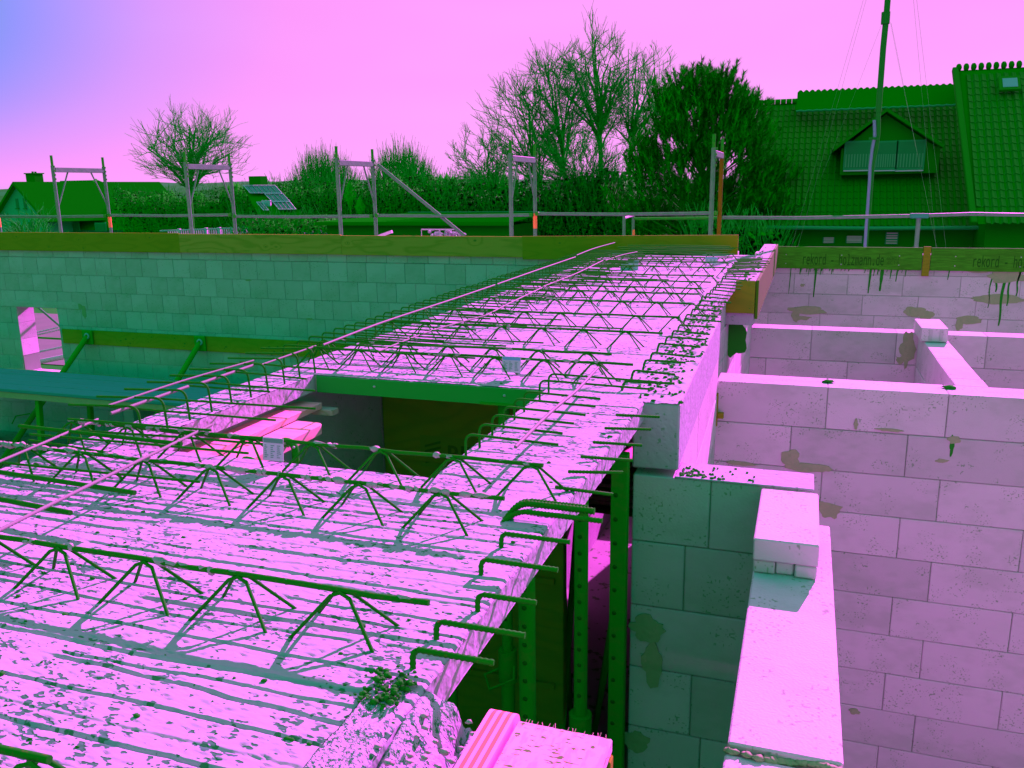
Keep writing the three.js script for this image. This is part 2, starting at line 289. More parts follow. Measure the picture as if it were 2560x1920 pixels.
function patch(parent, pts, th, m, name = 'mortar_smear', z = 0) {    // a flat run of matter with its own outline, th thick, on a z-facing face
  const s = new THREE.Shape(pts.map(q => new THREE.Vector2(q[0], q[1])));
  const g = new THREE.ExtrudeGeometry(s, { depth: th + (patchN++ % 14) * .0004, bevelEnabled: false }); g.translate(0, 0, z); return part(name, g, m, parent);
}
function blotch(cx, cy, rx, ry, seed, n = 26) { const o = []; for (let k = 0; k < n; k++) { const a = k / n * 6.2832, q = .55 + .9 * fbm(Math.cos(a) * 2.2 + 5, Math.sin(a) * 2.2 + 5, seed, 3); o.push([cx + Math.cos(a) * rx * q, cy + Math.sin(a) * ry * q]); } return o; }

// back wall on the left with its window
const ZB = -9.6;
const backL = blockWall('block_wall', 'long shaded block wall with a window, under the plywood edge boards', { x0: -12.3, len: 11.55, top: -.17, bottom: FLOOR, h: .249, l: .27, d: .3, z: ZB, seed: 3, partRows: 6, offsets: [.05, .19, .08, .22, .11, .2], openings: [[1.15, 1.93, -1.93, -.917], [10.6, 11.2, -2.16, -.917]], mats: [M.block1, M.block2] });
{ const R = rng(5), y = -.17 - FLOOR; for (let k = 0; k < 41; k++) { const b = part('block', blockGeo(.279, .17, .3, k % 5), k % 3 ? M.block1 : M.block2, backL); b.position.set(.02 + k * .2825, y + .001, (R() - .5) * .003); }
  part('lintel', new G().box(0, 2.35, 0, .1, -.28, .005, .004), M.block1, backL).position.set(0, -.917 - FLOOR, 0);
  part('window_sill', new G().box(1.15, 1.93, -.04, 0, -.3, .02, .004), M.white_paint, backL).position.set(0, -1.93 - FLOOR, 0);
  const P = (x, y, rx, ry, s) => patch(backL, blotch(x + 12.3, y - FLOOR, rx, ry, s), .004, M.smear, 'mortar_smear', 0);
  P(-10.0, -.88, .16, .04, 3); P(-9.86, -.96, .04, .08, 4); P(-7.0, -.43, .05, .012, 6); P(-6.1, -.92, .05, .014, 9);
}
// plywood edge boards on the back wall
const bds = [[-12.3, -8.03, .186, -.078, M.plywood2, 'olive plywood edge board above the window bay, dark and plain'], [-8.029, -5.545, .176, -.074, M.plywood, 'plywood edge board with knots between the two plain end boards'], [-5.544, -3.14, .166, -.076, M.plywood, 'plywood edge board with large looping grain on the back wall'], [-3.139, -.69, .19, -.08, M.plywood2, 'reddish plywood edge board whose free end stands beside the slab']];
bds.forEach(([a, b, t, u, m, l], k) => { const g = new G(), s = k === 3 ? .162 : t; // last board rises a little to its end
  g.box(0, b - a, 0, t - u, 0, .024, .002, k * .31, k * .17); const o = solo('edge_board', g, m, l, 'board', 'edge boards on the back wall'); o.position.set(a, u, ZB + .012 + (k % 2) * .0015); if (k === 3) { o.rotation.z = .011; o.position.y -= .02; } });

// right hand back wall with the printed formwork boards
const ZC = -11.25;
const backR = blockWall('block_wall', 'rear block wall with dark drip stains under the printed formwork boards', { x0: -.6, len: 5.2, top: -.367 + .249, bottom: FLOOR, h: .249, l: .624, d: .3, z: ZC, seed: 13, offsets: [.2, .495, .056], mats: BL });
{ const R = rng(77), P = (pts, th, m, n) => patch(backR, pts.map(([x, y]) => [x + .6, y - FLOOR]), th, m, n);
  const drip = (px, w, py1, wob = 0) => { const a = onZ(px, 668, ZC), b = onZ(px, py1, ZC), L = a.y - b.y, L2 = [], R2 = []; for (let k = 0; k <= 8; k++) { const t = k / 8, ww = w * (1 - .55 * t) * (.8 + .4 * R()), x = a.x - .012 * t + wob * Math.sin(t * 9); L2.push([x - ww, a.y - L * t]); R2.unshift([x + ww, a.y - L * t]); } P([...L2, ...R2], .003, M.stain, 'drip_stain'); };
  for (const [px, w, py] of [[1978, .006, 735], [2003, .012, 686], [2024, .006, 690], [2041, .014, 743], [2054, .007, 688], [2082, .008, 686], [2165, .006, 682], [2178, .014, 733], [2188, .009, 690], [2197, .01, 686], [2207, .022, 728], [2230, .009, 698], [2245, .01, 704], [2258, .006, 682], [2267, .007, 692], [2375, .008, 700]]) drip(px, w, py);
  for (const [px, w, py] of [[2483, .008, 770], [2498, .014, 730], [2515, .018, 815], [2530, .014, 765], [2551, .012, 740]]) drip(px, w, py, .008);
  for (let k = 0; k < 30; k++) drip(1990 + k * 9.6, .004 + .005 * R(), 672 + 9 * R());
  const sm = (px, py, rx, ry, s) => { const c = onZ(px, py, ZC); P(blotch(c.x, c.y, rx, ry, s), .0042, M.smear, 'mortar_smear'); };
  sm(2020, 776, .22, .05, 21); sm(1990, 790, .05, .08, 22); sm(2290, 780, .14, .06, 23); sm(2315, 788, .08, .06, 24); sm(2490, 748, .26, .055, 25); sm(2420, 800, .13, .05, 26); sm(2398, 812, .04, .07, 27); sm(2450, 672, .2, .05, 28); sm(2520, 690, .22, .08, 29); sm(2005, 795, .1, .025, 30); sm(2006, 713, .03, .018, 31);
}
function printedBoard(x0, x1, label, textX) {               // the print lies flat on the board
  const w = 2048, h = 300, cv = document.createElement('canvas'); cv.width = w; cv.height = h; const c = cv.getContext('2d'), L = x1 - x0;
  const im = c.createImageData(w, h); for (let j = 0; j < h; j++) for (let i = 0; i < w; i++) { const f = .8 + .35 * fbm(i / 90, j / 16, 11, 3) + .12 * (hash2(i, j, 3) - .5), o = (j * w + i) * 4; im.data[o] = 66 * f; im.data[o + 1] = 150 * f; im.data[o + 2] = 34 * f; im.data[o + 3] = 255; } c.putImageData(im, 0, 0);
  const u = m => (m - x0) / L * w, sx = w / L, sy = h / .265;
  c.fillStyle = 'rgb(34,98,22)'; c.save(); c.translate(u(textX), h * .8); c.scale(sx / sy * 1.02, 1); c.font = 'bold 190px monospace'; c.fillText('rekord - holzmann.de', 0, 0, .92 * sy); c.restore();
  c.save(); c.globalAlpha = .7; c.translate(u(textX + .96), h * .56); c.scale(sx / sy, 1); c.font = 'bold 64px monospace'; c.fillText('4CH17', 0, 0, .15 * sy); c.fillText('4C18', 12, 56, .14 * sy); c.restore();
  const t = new THREE.CanvasTexture(cv); t.colorSpace = THREE.SRGBColorSpace; const m = std('print' + x0, null, { map: t, roughness: .8 });
  const g = new G().box(0, L, 0, .27, 0, .022, .002); for (let k = 0; k < g.u.length; k += 2) { g.u[k] = g.p[k / 2 * 3] / L; g.u[k + 1] = clamp(g.p[k / 2 * 3 + 1] / .27, .01, .99); }
  const o = thing('formwork_board', label, 'board', V(x0, -.303, ZC + .004), 'printed formwork boards'); part('board', g, m, o);
  for (const sx2 of [.14, .5, .86]) for (const sy2 of [.06, .17]) part('screw', new G().blob(V(L * sx2, sy2, .023), .006, .006, .003, 0, 1, 6, 4), M.white_paint, o);
  return o;
}
printedBoard(-.475, 1.325, 'green formwork board printed rekord - holzmann.de, left of the joining batten', -.03);
printedBoard(1.415, 3.3, 'second printed formwork board, right of the joining batten, running out of view', 1.86);
solo('formwork_batten', new G().box(1.33, 1.41, -.37, -.02, ZC + .004, ZC + .032, .002), M.batten, 'brown upright batten joining the two printed boards', 'batten');

// wall A, the large lit block wall on the right, wall behind it and the cross wall between
const ZA = -5.057, TOPA = -.41;
const wallA = blockWall('block_wall', 'tall pale pink block wall with a bright top, behind the stepped wall', { x0: -.455, len: 4.6, top: TOPA, bottom: FLOOR, h: .249, l: .624, d: .24, z: ZA, seed: 23, offsets: [.0036, .442] });
{ const P = (px, py, rx, ry, s, m = M.smear) => { const c = onZ(px, py, ZA); patch(wallA, blotch(c.x + .455, c.y - FLOOR, rx, ry, s), .004, m); };
  P(1975, 1145, .05, .06, 41); P(2010, 1168, .12, .025, 42); P(2050, 1170, .06, .02, 43); P(1850, 1158, .09, .012, 44); P(2380, 1115, .012, .06, 45, M.stain); P(2355, 1152, .03, .012, 46); P(2075, 1275, .06, .045, 47); P(2058, 1262, .05, .02, 48); P(2385, 1100, .03, .02, 49); P(2135, 1778, .03, .02, 50); P(2140, 1060, .01, .03, 51); P(2225, 1075, .07, .008, 52);
  const mk = new G(); for (const px of [2071, 2374]) { const c = onY(px, px < 2200 ? 955 : 970, TOPA); mk.blob(V(c.x + .455, TOPA - FLOOR + .004, c.z - ZA), .035, .01, .025, .7, px); } part('mortar_dab', mk, M.stain, wallA); }
const wall2 = blockWall('block_wall', 'shaded greenish partition wall with a bright top between wall and rear wall', { x0: -.38, len: 5, top: TOPA, bottom: FLOOR, h: .249, l: .624, d: .2, z: -7.12, seed: 33, offsets: [.47, .13] });
const cross = blockWall('block_wall', 'short cross wall with bright ribbed top joining two parallel walls', { ax: 'z', x0: 1.03, len: 1.8, top: TOPA, bottom: FLOOR, h: .249, l: .624, d: .17, z: -5.3, seed: 43, offsets: [.2, .5] });
{ const P = (px, py, rx, ry, s, m) => { const c = onZ(px, py, -7.12); patch(wall2, blotch(c.x + .38, c.y - FLOOR, rx, ry, s), .003, m, 'stain'); }; P(1840, 850, .09, .13, 301, M.stain); P(1822, 835, .07, .1, 302, M.stain); P(2268, 872, .05, .13, 303, M.smear); P(2250, 900, .03, .03, 304, M.smear); }
{ const o = thing('half_block', 'low grooved half block lying on the crossing of two walls', 'block', V(.835, TOPA + .001, -7.2)); part('block', new G().box(0, .178, 0, .1, 0, .46, .004), M.block3, o); for (const x of [.05, .12]) part('grip_groove', new G().box(x, x + .024, .012, .09, .46, .4605 + .004, .002), M.block2, o); }
// unseen near wall of the room, added to bounce sun onto wall A
blockWall('block_wall', 'unseen sunlit block wall added on the near side to bounce light', { x0: .5, len: 3.7, top: -.2, bottom: FLOOR, h: .249, l: .624, d: .24, z: -.76, seed: 53, offsets: [.2, .5] });

// wall C (thin partition under the beam end), wall B (stepped, toward the camera), wall D under the beam
const ZF = -2.82;
const wallC = blockWall('block_wall', 'dark shaded thin wall under the end of the concrete beam', { x0: -.525, len: .6, top: -.262, bottom: FLOOR, h: .249, l: .624, d: .165, z: ZF, seed: 63, offsets: [.27, .19, .45, .23] });
{ const P = (px, py, rx, ry, s, m) => { const c = onZ(px, py, ZF); patch(wallC, blotch(c.x + .525, c.y - FLOOR, rx, ry, s), .004, m); };
  P(1620, 1570, .06, .05, 61, M.smear); P(1632, 1660, .035, .09, 62, M.smear); P(1590, 1855, .05, .05, 63, M.smear); 
  part('mortar_bed', new G().box(.145, .6, -.262 - FLOOR - .003, -.262 - FLOOR + .004, -.165, .002, .002), M.concrete, wallC); const R = rng(9), q = new G(); for (let k = 0; k < 70; k++) q.blob(V(.16 + .3 * R() * R(), -.262 - FLOOR + .005, -.01 - .14 * R() * R()), .003 + .007 * R() * R(), .004, .003 + .006 * R(), .8, k, 8, 5); part('mortar_crumbs', q, M.stain, wallC).userData.kind = 'stuff'; }
const wallD = blockWall('block_wall', 'sunlit wall face under the concrete beam, running back to the tall wall', { ax: 'z', x0: -.385, len: 2.06, top: -.24, bottom: FLOOR, h: .249, l: .624, d: .14, z: -2.99, seed: 73, offsets: [.1, .4] }); wallD.rotation.y = .029;
blockWall('block_wall', 'narrow wall under the slab edge between the concrete beam and the olive panel', { ax: 'z', x0: -.56, len: 1.7, top: -.1, bottom: FLOOR, h: .249, l: .624, d: .14, z: -5.07, seed: 75, offsets: [.3, .0] });
blockWall('block_wall', 'wall below the far boxed concrete beam, reaching back to the rear wall', { ax: 'z', x0: -.56, len: 4.4, top: -.36, bottom: FLOOR, h: .249, l: .624, d: .14, z: -6.79, seed: 76, offsets: [.1, .4] });
{ // stepped wall of big blocks coming toward the camera
  const t = thing('stepped_wall', 'bright stepped wall top of thick blocks with a broken ragged step', 'wall', V(-.09, FLOOR, -2.4)), by = -FLOOR, R = rng(15);
  const blk = (x0, x1, y0, y1, z0, z1, n = 'block', m = M.block3) => part(n, new G().box(x0, x1, y0 + by, y1 + by, z0 + 2.4, z1 + 2.4, .004, R() * 2, R()), m, t);
  blk(0, .178, -.33, -.264, -2.8, -2.365);
  blk(.002, .062, -.37, -.332, -2.8, -2.37, 'broken_block', M.block2); blk(.064, .114, -.37, -.332, -2.8, -2.378, 'broken_block', M.block1); blk(.116, .176, -.37, -.332, -2.8, -2.368, 'broken_block', M.block3);
  blk(.002, .22, -.69, -.372, -2.8, -1.56); blk(-.002, .224, -.71, -.388, -1.546, -.77); blk(0, .22, -.945, -.694, -2.8, -1.65, 'block', M.block2); blk(0, .225, -.96, -.714, -1.634, -.77, 'block', M.block1);
  for (let k = 0; k < 8; k++) blk(0, .22, -.965 - .242 * (k + 1), -.969 - .242 * k, -2.8, -.77, 'block', BL[k % 3]);
  const q = new G(); for (let k = 0; k < 60; k++) { const a = R(), z = -2.42 + 2.4 - .03 * R(); q.blob(V(.01 + .16 * a, -.368 + .035 * R() + by, z + (a > .35 && a < .65 ? -.02 : .02)), .008 + .01 * R(), .006 + .01 * R(), .006, .6, k); } part('rough_mortar', q, M.block2, t);
  const r = new G(); for (let k = 0; k < 40; k++) { const a = R(); r.blob(V(.22 * a, -.386 + by + .004 * Math.sin(a * 9), -1.553 + 2.4 + .008 * Math.sin(a * 7)), 0.012, .006, .005 + .005 * R(), .8, k + 90, 8, 5); } part('joint_mortar', r, M.smear, t);
}
{ // concrete beam on the wall
  const t = thing('concrete_beam', 'concrete ring beam beside the slab with a bright sunlit side', 'beam', V(-.53, -.24, ZF)), g = new G(), R = rng(17), nx = 18, nz = 150, L = 2.08;
  const hy = (x, z) => .24 + .004 * (fbm(x * 40, z * 40, 5, 4) - .5) * 2 + .006 * smooth(.6, .75, fbm(x * 22, z * 22, 8, 3));
  for (let j = 0; j <= nz; j++) for (let i = 0; i <= nx; i++) { const x = .16 * i / nx, z = -L * j / nz; g.v(x, hy(x, z) - (i === 0 || i === nx || j === 0 ? .004 * R() : 0), z, 0, 1, 0, x, z); }
  for (let j = 0; j < nz; j++) for (let i = 0; i < nx; i++) { const a = j * (nx + 1) + i, b = a + nx + 1; g.i.push(a, a + 1, b, b, a + 1, b + 1); }
  part('top_face', g.geo(true), M.concrete, t);
  part('body', new G().box(0, .16, 0, .2365, -L, 0, .006), M.concrete, t); t.rotation.y = .029;
  const cr = new G(); for (let k = 0; k < 160; k++) { const z = -L * R(), x = .01 + .15 * Math.pow(R(), 1.3); cr.blob(V(x, .243, z), .003 + .007 * R(), .003 + .004 * R(), .003 + .008 * R(), .5, k, 7, 5); } part('mortar_crumbs', cr, M.stain, t).userData.kind = 'stuff';
}
{ // far ring beam with its formwork panel
  const t = thing('concrete_beam', 'far concrete beam top boxed in brown formwork, behind the olive panel', 'beam', V(-.64, -.25, -6.83)), R = rng(27);
  part('top_face', new G().box(.153, .29, .1, .25, -4.3, 0, .004), M.concrete, t); part('body', new G().box(0, .29, -.1, .0995, -4.3, -.004, 0), M.concrete, t);
  const cr = new G(); for (let k = 0; k < 60; k++) cr.blob(V(.16 + .12 * R(), .252, -4 * R()), .006 + .01 * R(), .006, .01 + .02 * R(), .5, k, 7, 5); part('mortar_crumbs', cr, M.stain, t).userData.kind = 'stuff';
  const p = thing('formwork_sheet', 'olive plywood panel closing the end of the far concrete beam', 'panel', V(-.645, -.255, -6.825)); part('panel', new G().box(0, .297, 0, .253, 0, .021, .002), M.shutter, p);
  for (const [x, y] of [[.04, .2], [.25, .22], [.05, .05], [.26, .04], [.15, .12]]) part('nail', new G().blob(V(x, y, .021), .004, .004, .002, 0, 1, 6, 4), M.stain, p);
  const s = thing('side_board', 'brown board standing along the side of the far concrete beam', 'board', V(-.345, -.3, -6.83)); part('board', new G().box(0, .022, 0, .3, -4.3, 0, .002), M.dark_board, s);
}
// ---------------------------------------------------------------- precast slab with the opening
const SX0 = -2.02, SX1 = -.492, OX0 = -1.835, OX1 = -.868, OZ0 = -2.9, OZ1 = -1.885, SZ1 = -.42, SZ0 = -9.35, STH = .066;
{
  const R = rng(101), gr = []; for (let z = SZ1; z > SZ0;) { z -= .02 + .07 * R() * R() + .012 * R(); gr.push([z, .0015 + .0055 * Math.pow(R(), 1.5), .0018 + .0022 * R(), R() * 100]); }
  const near = z => { let lo = 0, hi = gr.length - 1; while (lo < hi) { const m = (lo + hi) >> 1; gr[m][0] > z ? lo = m + 1 : hi = m; } return lo; };
  const hgt = (x, z) => {
    let h = .0012 * (fbm(x * 24, z * 24, 201, 3) - .5) * 2 + .0011 * (fbm(x * 120, z * 150, 205, 2) - .5) * 2;
    const k = near(z); for (let q = Math.max(0, k - 2); q < Math.min(gr.length, k + 3); q++) { const [zc, dp, w, s] = gr[q], zz = zc + .024 * (vnoise(x * 1.9, s, 7) - .5) + .006 * (vnoise(x * 12, s, 8) - .5), d = (z - zz) / w, on = smooth(.26, .42, .7 * vnoise(x * 3.3, s + 50, 9) + .3 * vnoise(x * 17, s + 80, 9)); h += on * (-dp * Math.exp(-d * d) + .22 * dp * Math.exp(-(d + 2.1) * (d + 2.1))); }
    const pit = fbm(x * 120, z * 160, 211, 2); h -= .0022 * smooth(.74, .82, pit);
    return h;
  };
  const xs = [], zs = []; { const n = 196; for (let i = 0; i <= n; i++) xs.push(lerp(SX0, SX1, i / n)); const sn = v => { let b = 0; xs.forEach((x, i) => { if (Math.abs(x - v) < Math.abs(xs[b] - v)) b = i; }); xs[b] = v; }; sn(OX0); sn(OX1); }
  { let z = SZ1; while (z > SZ0) { zs.push(z); z -= clamp(.0022 * Math.pow(Math.max(1, -z), 1.5), .0022, .03); } zs.push(SZ0); const sn = v => { let b = 0; zs.forEach((x, i) => { if (Math.abs(x - v) < Math.abs(zs[b] - v)) b = i; }); zs[b] = v; }; sn(OZ0); sn(OZ1); }
  const g = new G(), nx = xs.length - 1, nz = zs.length - 1;
  for (let j = 0; j <= nz; j++) for (let i = 0; i <= nx; i++) { let x = xs[i], z = zs[j]; const e = i === nx ? 1 : 0; g.v(x + e * .006 * (fbm(z * 30, 3, 5, 3) - .6), hgt(x, z) - (e ? .003 + .004 * R() : 0), z, 0, 1, 0, x, z); }
  for (let j = 0; j < nz; j++) for (let i = 0; i < nx; i++) { const xc = (xs[i] + xs[i + 1]) / 2, zc = (zs[j] + zs[j + 1]) / 2; if (xc > OX0 && xc < OX1 && zc > OZ0 && zc < OZ1) continue; const a = j * (nx + 1) + i, b = a + nx + 1; g.i.push(a, a + 1, b, b, a + 1, b + 1); }
  const t = thing('precast_slab', 'rough raked precast concrete floor slab with a square opening', 'slab', V(0, 0, 0));
  part('top_face', g.geo(true), M.rake, t);
  // edges: rough cut faces
  const edge = (pts, nrm, m, name) => { const q = new G(), n = pts.length; for (let k = 0; k < n; k++) for (let r = 0; r <= 6; r++) { const p = pts[k], y = r === 0 ? -.002 : -STH * r / 6, d = .006 * (fbm(p.x * 60 + p.z * 60, y * 90, 31, 3) - .6); q.v(p.x + nrm.x * d, y, p.z + nrm.z * d, nrm.x, 0, nrm.z, nrm.x ? p.z : p.x, y); } for (let k = 0; k < n - 1; k++) for (let r = 0; r < 6; r++) { const a = k * 7 + r, b = a + 7; q.i.push(a, a + 1, b, b, a + 1, b + 1); } part(name, q.geo(true), m, t); };
  const line = (a, b, n) => Array.from({ length: n + 1 }, (_, k) => a.clone().lerp(b, k / n));
  edge(line(V(SX1, 0, SZ1), V(SX1, 0, SZ0), 700), V(1, 0, 0), M.concrete, 'edge_face');
  edge(line(V(SX0, 0, SZ1), V(SX0, 0, SZ0), 200), V(-1, 0, 0), M.concrete, 'edge_face');
  edge(line(V(OX0, 0, OZ1), V(OX0, 0, OZ0), 160), V(1, 0, 0), M.concrete, 'opening_face');
  edge(line(V(OX1, 0, OZ1), V(OX1, 0, OZ0), 100), V(-1, 0, 0), M.concrete, 'opening_face');
  edge(line(V(OX0, 0, OZ0), V(OX1, 0, OZ0), 100), V(0, 0, 1), M.concrete, 'opening_face');
  edge(line(V(OX0, 0, OZ1), V(OX1, 0, OZ1), 100), V(0, 0, -1), M.concrete, 'opening_face');
  edge(line(V(SX0, 0, SZ0), V(SX1, 0, SZ0), 60), V(0, 0, -1), M.concrete, 'edge_face');
  const un = new G(); const und = (a, b, c, d) => un.face([V(a, -STH, c), V(b, -STH, c), V(b, -STH, d), V(a, -STH, d)]); und(SX0, OX0, SZ1, SZ0); und(OX1, SX1, SZ1, SZ0); und(OX0, OX1, SZ1, OZ1); und(OX0, OX1, OZ0, SZ0); part('underside', un, M.concrete, t);
  const lu = new G(); for (let k = 0; k < 800; k++) { const x = lerp(SX0, SX1, R()), z = -.5 - 8 * Math.pow(R(), 1.8); if (x > OX0 - .02 && x < OX1 + .02 && z > OZ0 - .02 && z < OZ1 + .02) continue; const s = .0014 + .004 * Math.pow(R(), 4); lu.blob(V(x, hgt(x, z) + s * .3, z), s * (1 + R()), s * .8, s, .5, k, 7, 5); }
  for (let k = 0; k < 420; k++) { const z = -2.95 - 2.6 * R(), x = SX1 - .14 * R() + .06; const s = .0018 + .006 * R() * R(); lu.blob(V(x, .003, z), s * 1.6, s * .8, s, .8, k + 2000, 7, 5); }
  part('loose_crumbs', lu, M.stain, t).userData.kind = 'stuff';
}
{ // heap of torn concrete where the slab edge meets the timber
  const g = new G(), n = 60, m = 44, R = rng(7);
  for (let j = 0; j <= m; j++) for (let i = 0; i <= n; i++) { const u = i / n, v = j / m, x = -.57 + .22 * u, z = -1.02 + .3 * v; let y = lerp(.004, -.075, smooth(.25, 1, u + .25 * (fbm(u * 5, v * 5, 5, 3) - .5))) + .014 * (fbm(u * 7, v * 7, 3, 4) - .5) + .004 * (fbm(u * 30, v * 30, 9, 3) - .5) - .03 * smooth(.25, 0, v) * smooth(.4, .9, u) - .025 * Math.exp(-Math.pow((u - .62 - .2 * v) / .035, 2)) - .02 * Math.exp(-Math.pow((u - .3 - .1 * v) / .03, 2)); if (i === 0) y -= .03; if (i === n) y -= .05; g.v(x, y, z, 0, 1, 0, x * 1.7, z * 1.7); }
  for (let j = 0; j < m; j++) for (let i = 0; i < n; i++) { const a = j * (n + 1) + i, b = a + n + 1; g.i.push(a, b, a + 1, a + 1, b, b + 1); }
  const t = thing('concrete_heap', 'lump of torn rough concrete at the slab corner by the timber', 'concrete', V(0, 0, 0)); part('crust', g.geo(true), M.rubble, t);
  const q = new G(); for (let k = 0; k < 60; k++) { const s = .002 + .005 * R() * R(); q.blob(V(-.58 + .2 * R(), -.012 + .012 * R(), -1.0 + .22 * R()), s * 1.4, s * .7, s, .9, k, 8, 6); } part('crumbs', q, M.splatter, t).userData.kind = 'stuff';
  const c = new G(); for (let k = 0; k < 130; k++) { const s = .0018 + .0045 * R() * R(); c.blob(V(-.58 + .07 * R(), .004 + .018 * R() * R(), -1.04 + .09 * R()), s * 1.2, s * .8, s, .9, k + 50, 8, 6); } part('dark_lumps', c, M.stain, t);
}

// ---------------------------------------------------------------- lattice girders
const HG = .075;
function girder(z, x0, x1, ph, label, dirt = 0, tilt = 0) {
  const t = thing('lattice_girder', label, 'girder', V(0, 0, z), 'lattice girders across the slab'), R = rng(Math.round(-z * 1000)), c = new G(), pts = [];
  const n = Math.ceil((x1 - x0) / .1); for (let k = 0; k <= n; k++) { const x = lerp(x0, x1, k / n); pts.push(V(x, HG + tilt * (x - x0) + .0035 * (R() - .5), .005 * (R() - .5))); } c.tube(pts, .0053, 8); part('top_chord', c, M.rebar, t);
  for (const s of [-1, 1]) { const w = new G(), q = []; let k = Math.ceil((x0 - ph) / .2 - .3); for (let x = ph + k * .2; x < x1 + .02; x += .2) { const y = HG + tilt * (x - x0); q.push(V(x - .1 + .012, -.014, s * .052), V(x - .018, y - .009, s * .008), V(x, y - .002, s * .0066), V(x + .018, y - .009, s * .008), V(x + .1 - .012, -.014, s * .052)); } if (q.length > 1) { w.tube(q, .0034, 6); part('diagonal_wire', w, M.rebar, t); } }
  if (dirt) { const d = new G(); for (let k = 0; k < dirt * (x1 - x0); k++) { const x = x0 + (x1 - x0) * Math.pow(R(), 1.4), y = HG + tilt * (x - x0); d.blob(V(x, y + .004 * (R() - .3), .003 * (R() - .5)), .006 + .014 * R(), .004 + .005 * R(), .005 + .003 * R(), .6, k, 7, 5); } part('concrete_splatter', d, M.splatter, t).userData.kind = 'stuff'; }
  return t;
}
const GL = [[onY(90, 1897, HG).z, -1.9, -.8, -1.02, 'thick bar of the foremost lattice girder, cut by the picture corner', 0],
  [-1.132, -1.95, -.535, -1.292, 'lattice girder with its end nearest the torn concrete heap', 12],
  [-1.61, -2.0, -.575, -1.52, 'splattered lattice girder running along the front of the opening', 60],
  [-1.848, -2.0, -.56, -1.189, 'lattice girder standing right against the front edge of the opening', 18],
  [-3.07, -1.95, -.58, -1.124, 'lattice girder behind the opening with a paper tag', 10],
  [-3.25, -1.95, -.7, -1.2, 'lattice girder second behind the opening, close to the tagged one', 8],
  [-3.795, -1.95, -.585, -1.3535, 'third lattice girder behind the opening', 6], [-4.289, -1.95, -.58, -1.2, 'fourth lattice girder behind the opening', 6], [-4.821, -1.95, -.57, -1.382, 'fifth lattice girder behind the opening', 8],
  [-5.28, -1.95, -.6, -1.15, 'sixth lattice girder behind the opening', 4], [-5.57, -1.95, -.62, -1.27, 'seventh lattice girder behind the opening', 4], [-5.957, -1.9, -.6, -1.32, 'eighth lattice girder behind the opening', 2], [-6.383, -1.9, -.62, -1.649, 'ninth lattice girder behind the opening', 0], [-7.054, -1.9, -.6, -1.591, 'tenth lattice girder behind the opening', 0],
  [-7.545, -1.9, -.62, -1.4, 'third lattice girder before the far end of the slab', 0], [-8.03, -1.9, -.62, -1.53, 'second lattice girder before the far end of the slab', 0], [-8.45, -1.9, -.65, -1.47, 'last lattice girder at the far end of the slab', 0]];
for (const a of GL) girder(...a);
// short bars lying over the left edge in front
function bar(name, pts, r, m, label, group, seg = 8) { return solo(name, new G().tube(pts, r, seg), m, label, 'rebar', group); }
bar('steel_bar', [V(-2.1, .07, -1.34), V(-1.43, .066, -1.29)], .006, M.rebar, 'short bar end lying left of the splattered girder', 'short bars at the left slab edge');
bar('steel_bar', [V(-2.1, .075, -1.21), V(-1.5, .068, -1.16)], .006, M.rebar, 'short bar end lying left of the splattered girder', 'short bars at the left slab edge');
bar('steel_bar', [V(-2.15, .07, -1.46), V(-1.38, .07, -1.42)], .006, M.rebar, 'short bar end lying left of the splattered girder', 'short bars at the left slab edge');
bar('steel_bar', [V(-2.05, .09, -1.72), V(-1.5, .085, -1.72)], .006, M.rebar, 'short bar end lying left of the splattered girder', 'short bars at the left slab edge');

// ---------------------------------------------------------------- bent bars along the edges
function ribbed(pts, r, m, name, label, group, step = .0045) {   // rolled ribs are real rings along the bar
  const cv = new THREE.CatmullRomCurve3(pts, false, 'catmullrom', .5), L = cv.getLength(), n = Math.min(900, Math.round(L / step)), P = cv.getSpacedPoints(n);
  return solo(name, new G().tube(P, (t, k) => r * (k % 2 ? 1.14 : .9), 7), m, label, 'rebar', group);
}
function bend(pts, r, k = 5) {                             // rounds the corners of a polyline
  const o = [pts[0]]; for (let i = 1; i < pts.length - 1; i++) { const a = pts[i - 1].clone().sub(pts[i]).normalize().multiplyScalar(r).add(pts[i]), b = pts[i + 1].clone().sub(pts[i]).normalize().multiplyScalar(r).add(pts[i]); for (let q = 0; q <= k; q++) { const t = q / k; o.push(a.clone().multiplyScalar((1 - t) * (1 - t)).addScaledVector(pts[i], 2 * t * (1 - t)).addScaledVector(b, t * t)); } } o.push(pts[pts.length - 1]); return o;
}
{ // left edge: rows of U bars
  const R = rng(303), G1 = 'bent bars along the left slab edge';
  for (let k = 0; k < 10; k++) { const z = -1.96 - k * .108; const d = .02 * (R() - .5); solo('bent_bar', new G().tube(bend([V(-2.09, .094 + d * .3, z + .02 + d), V(-1.86 + d * .4, .1, z), V(-1.855 + d * .4, -.01, z - .004)], .03, 6), .0039, 7), M.rebar, 'bent bar hooked down into the slab along the side of the opening', 'rebar', 'bent bars beside the opening'); }
  for (let k = 0; k < 54; k++) { const z = -2.98 - k * .104, w = .012 * (R() - .5), x0 = -2.03 - .07 * smooth(-3, -6, z) + w, y = .1 + .006 * (R() - .5), x1 = -1.35 - .12 * R(); solo('bent_bar', new G().tube(bend([V(x0, -.005, z + w), V(x0, y, z), V(x1, y - .012, z + w)], .022, 5), .0038, 6), M.rebar, 'bent bar with its end turned down at the left slab edge behind the opening', 'rebar', G1); }
}
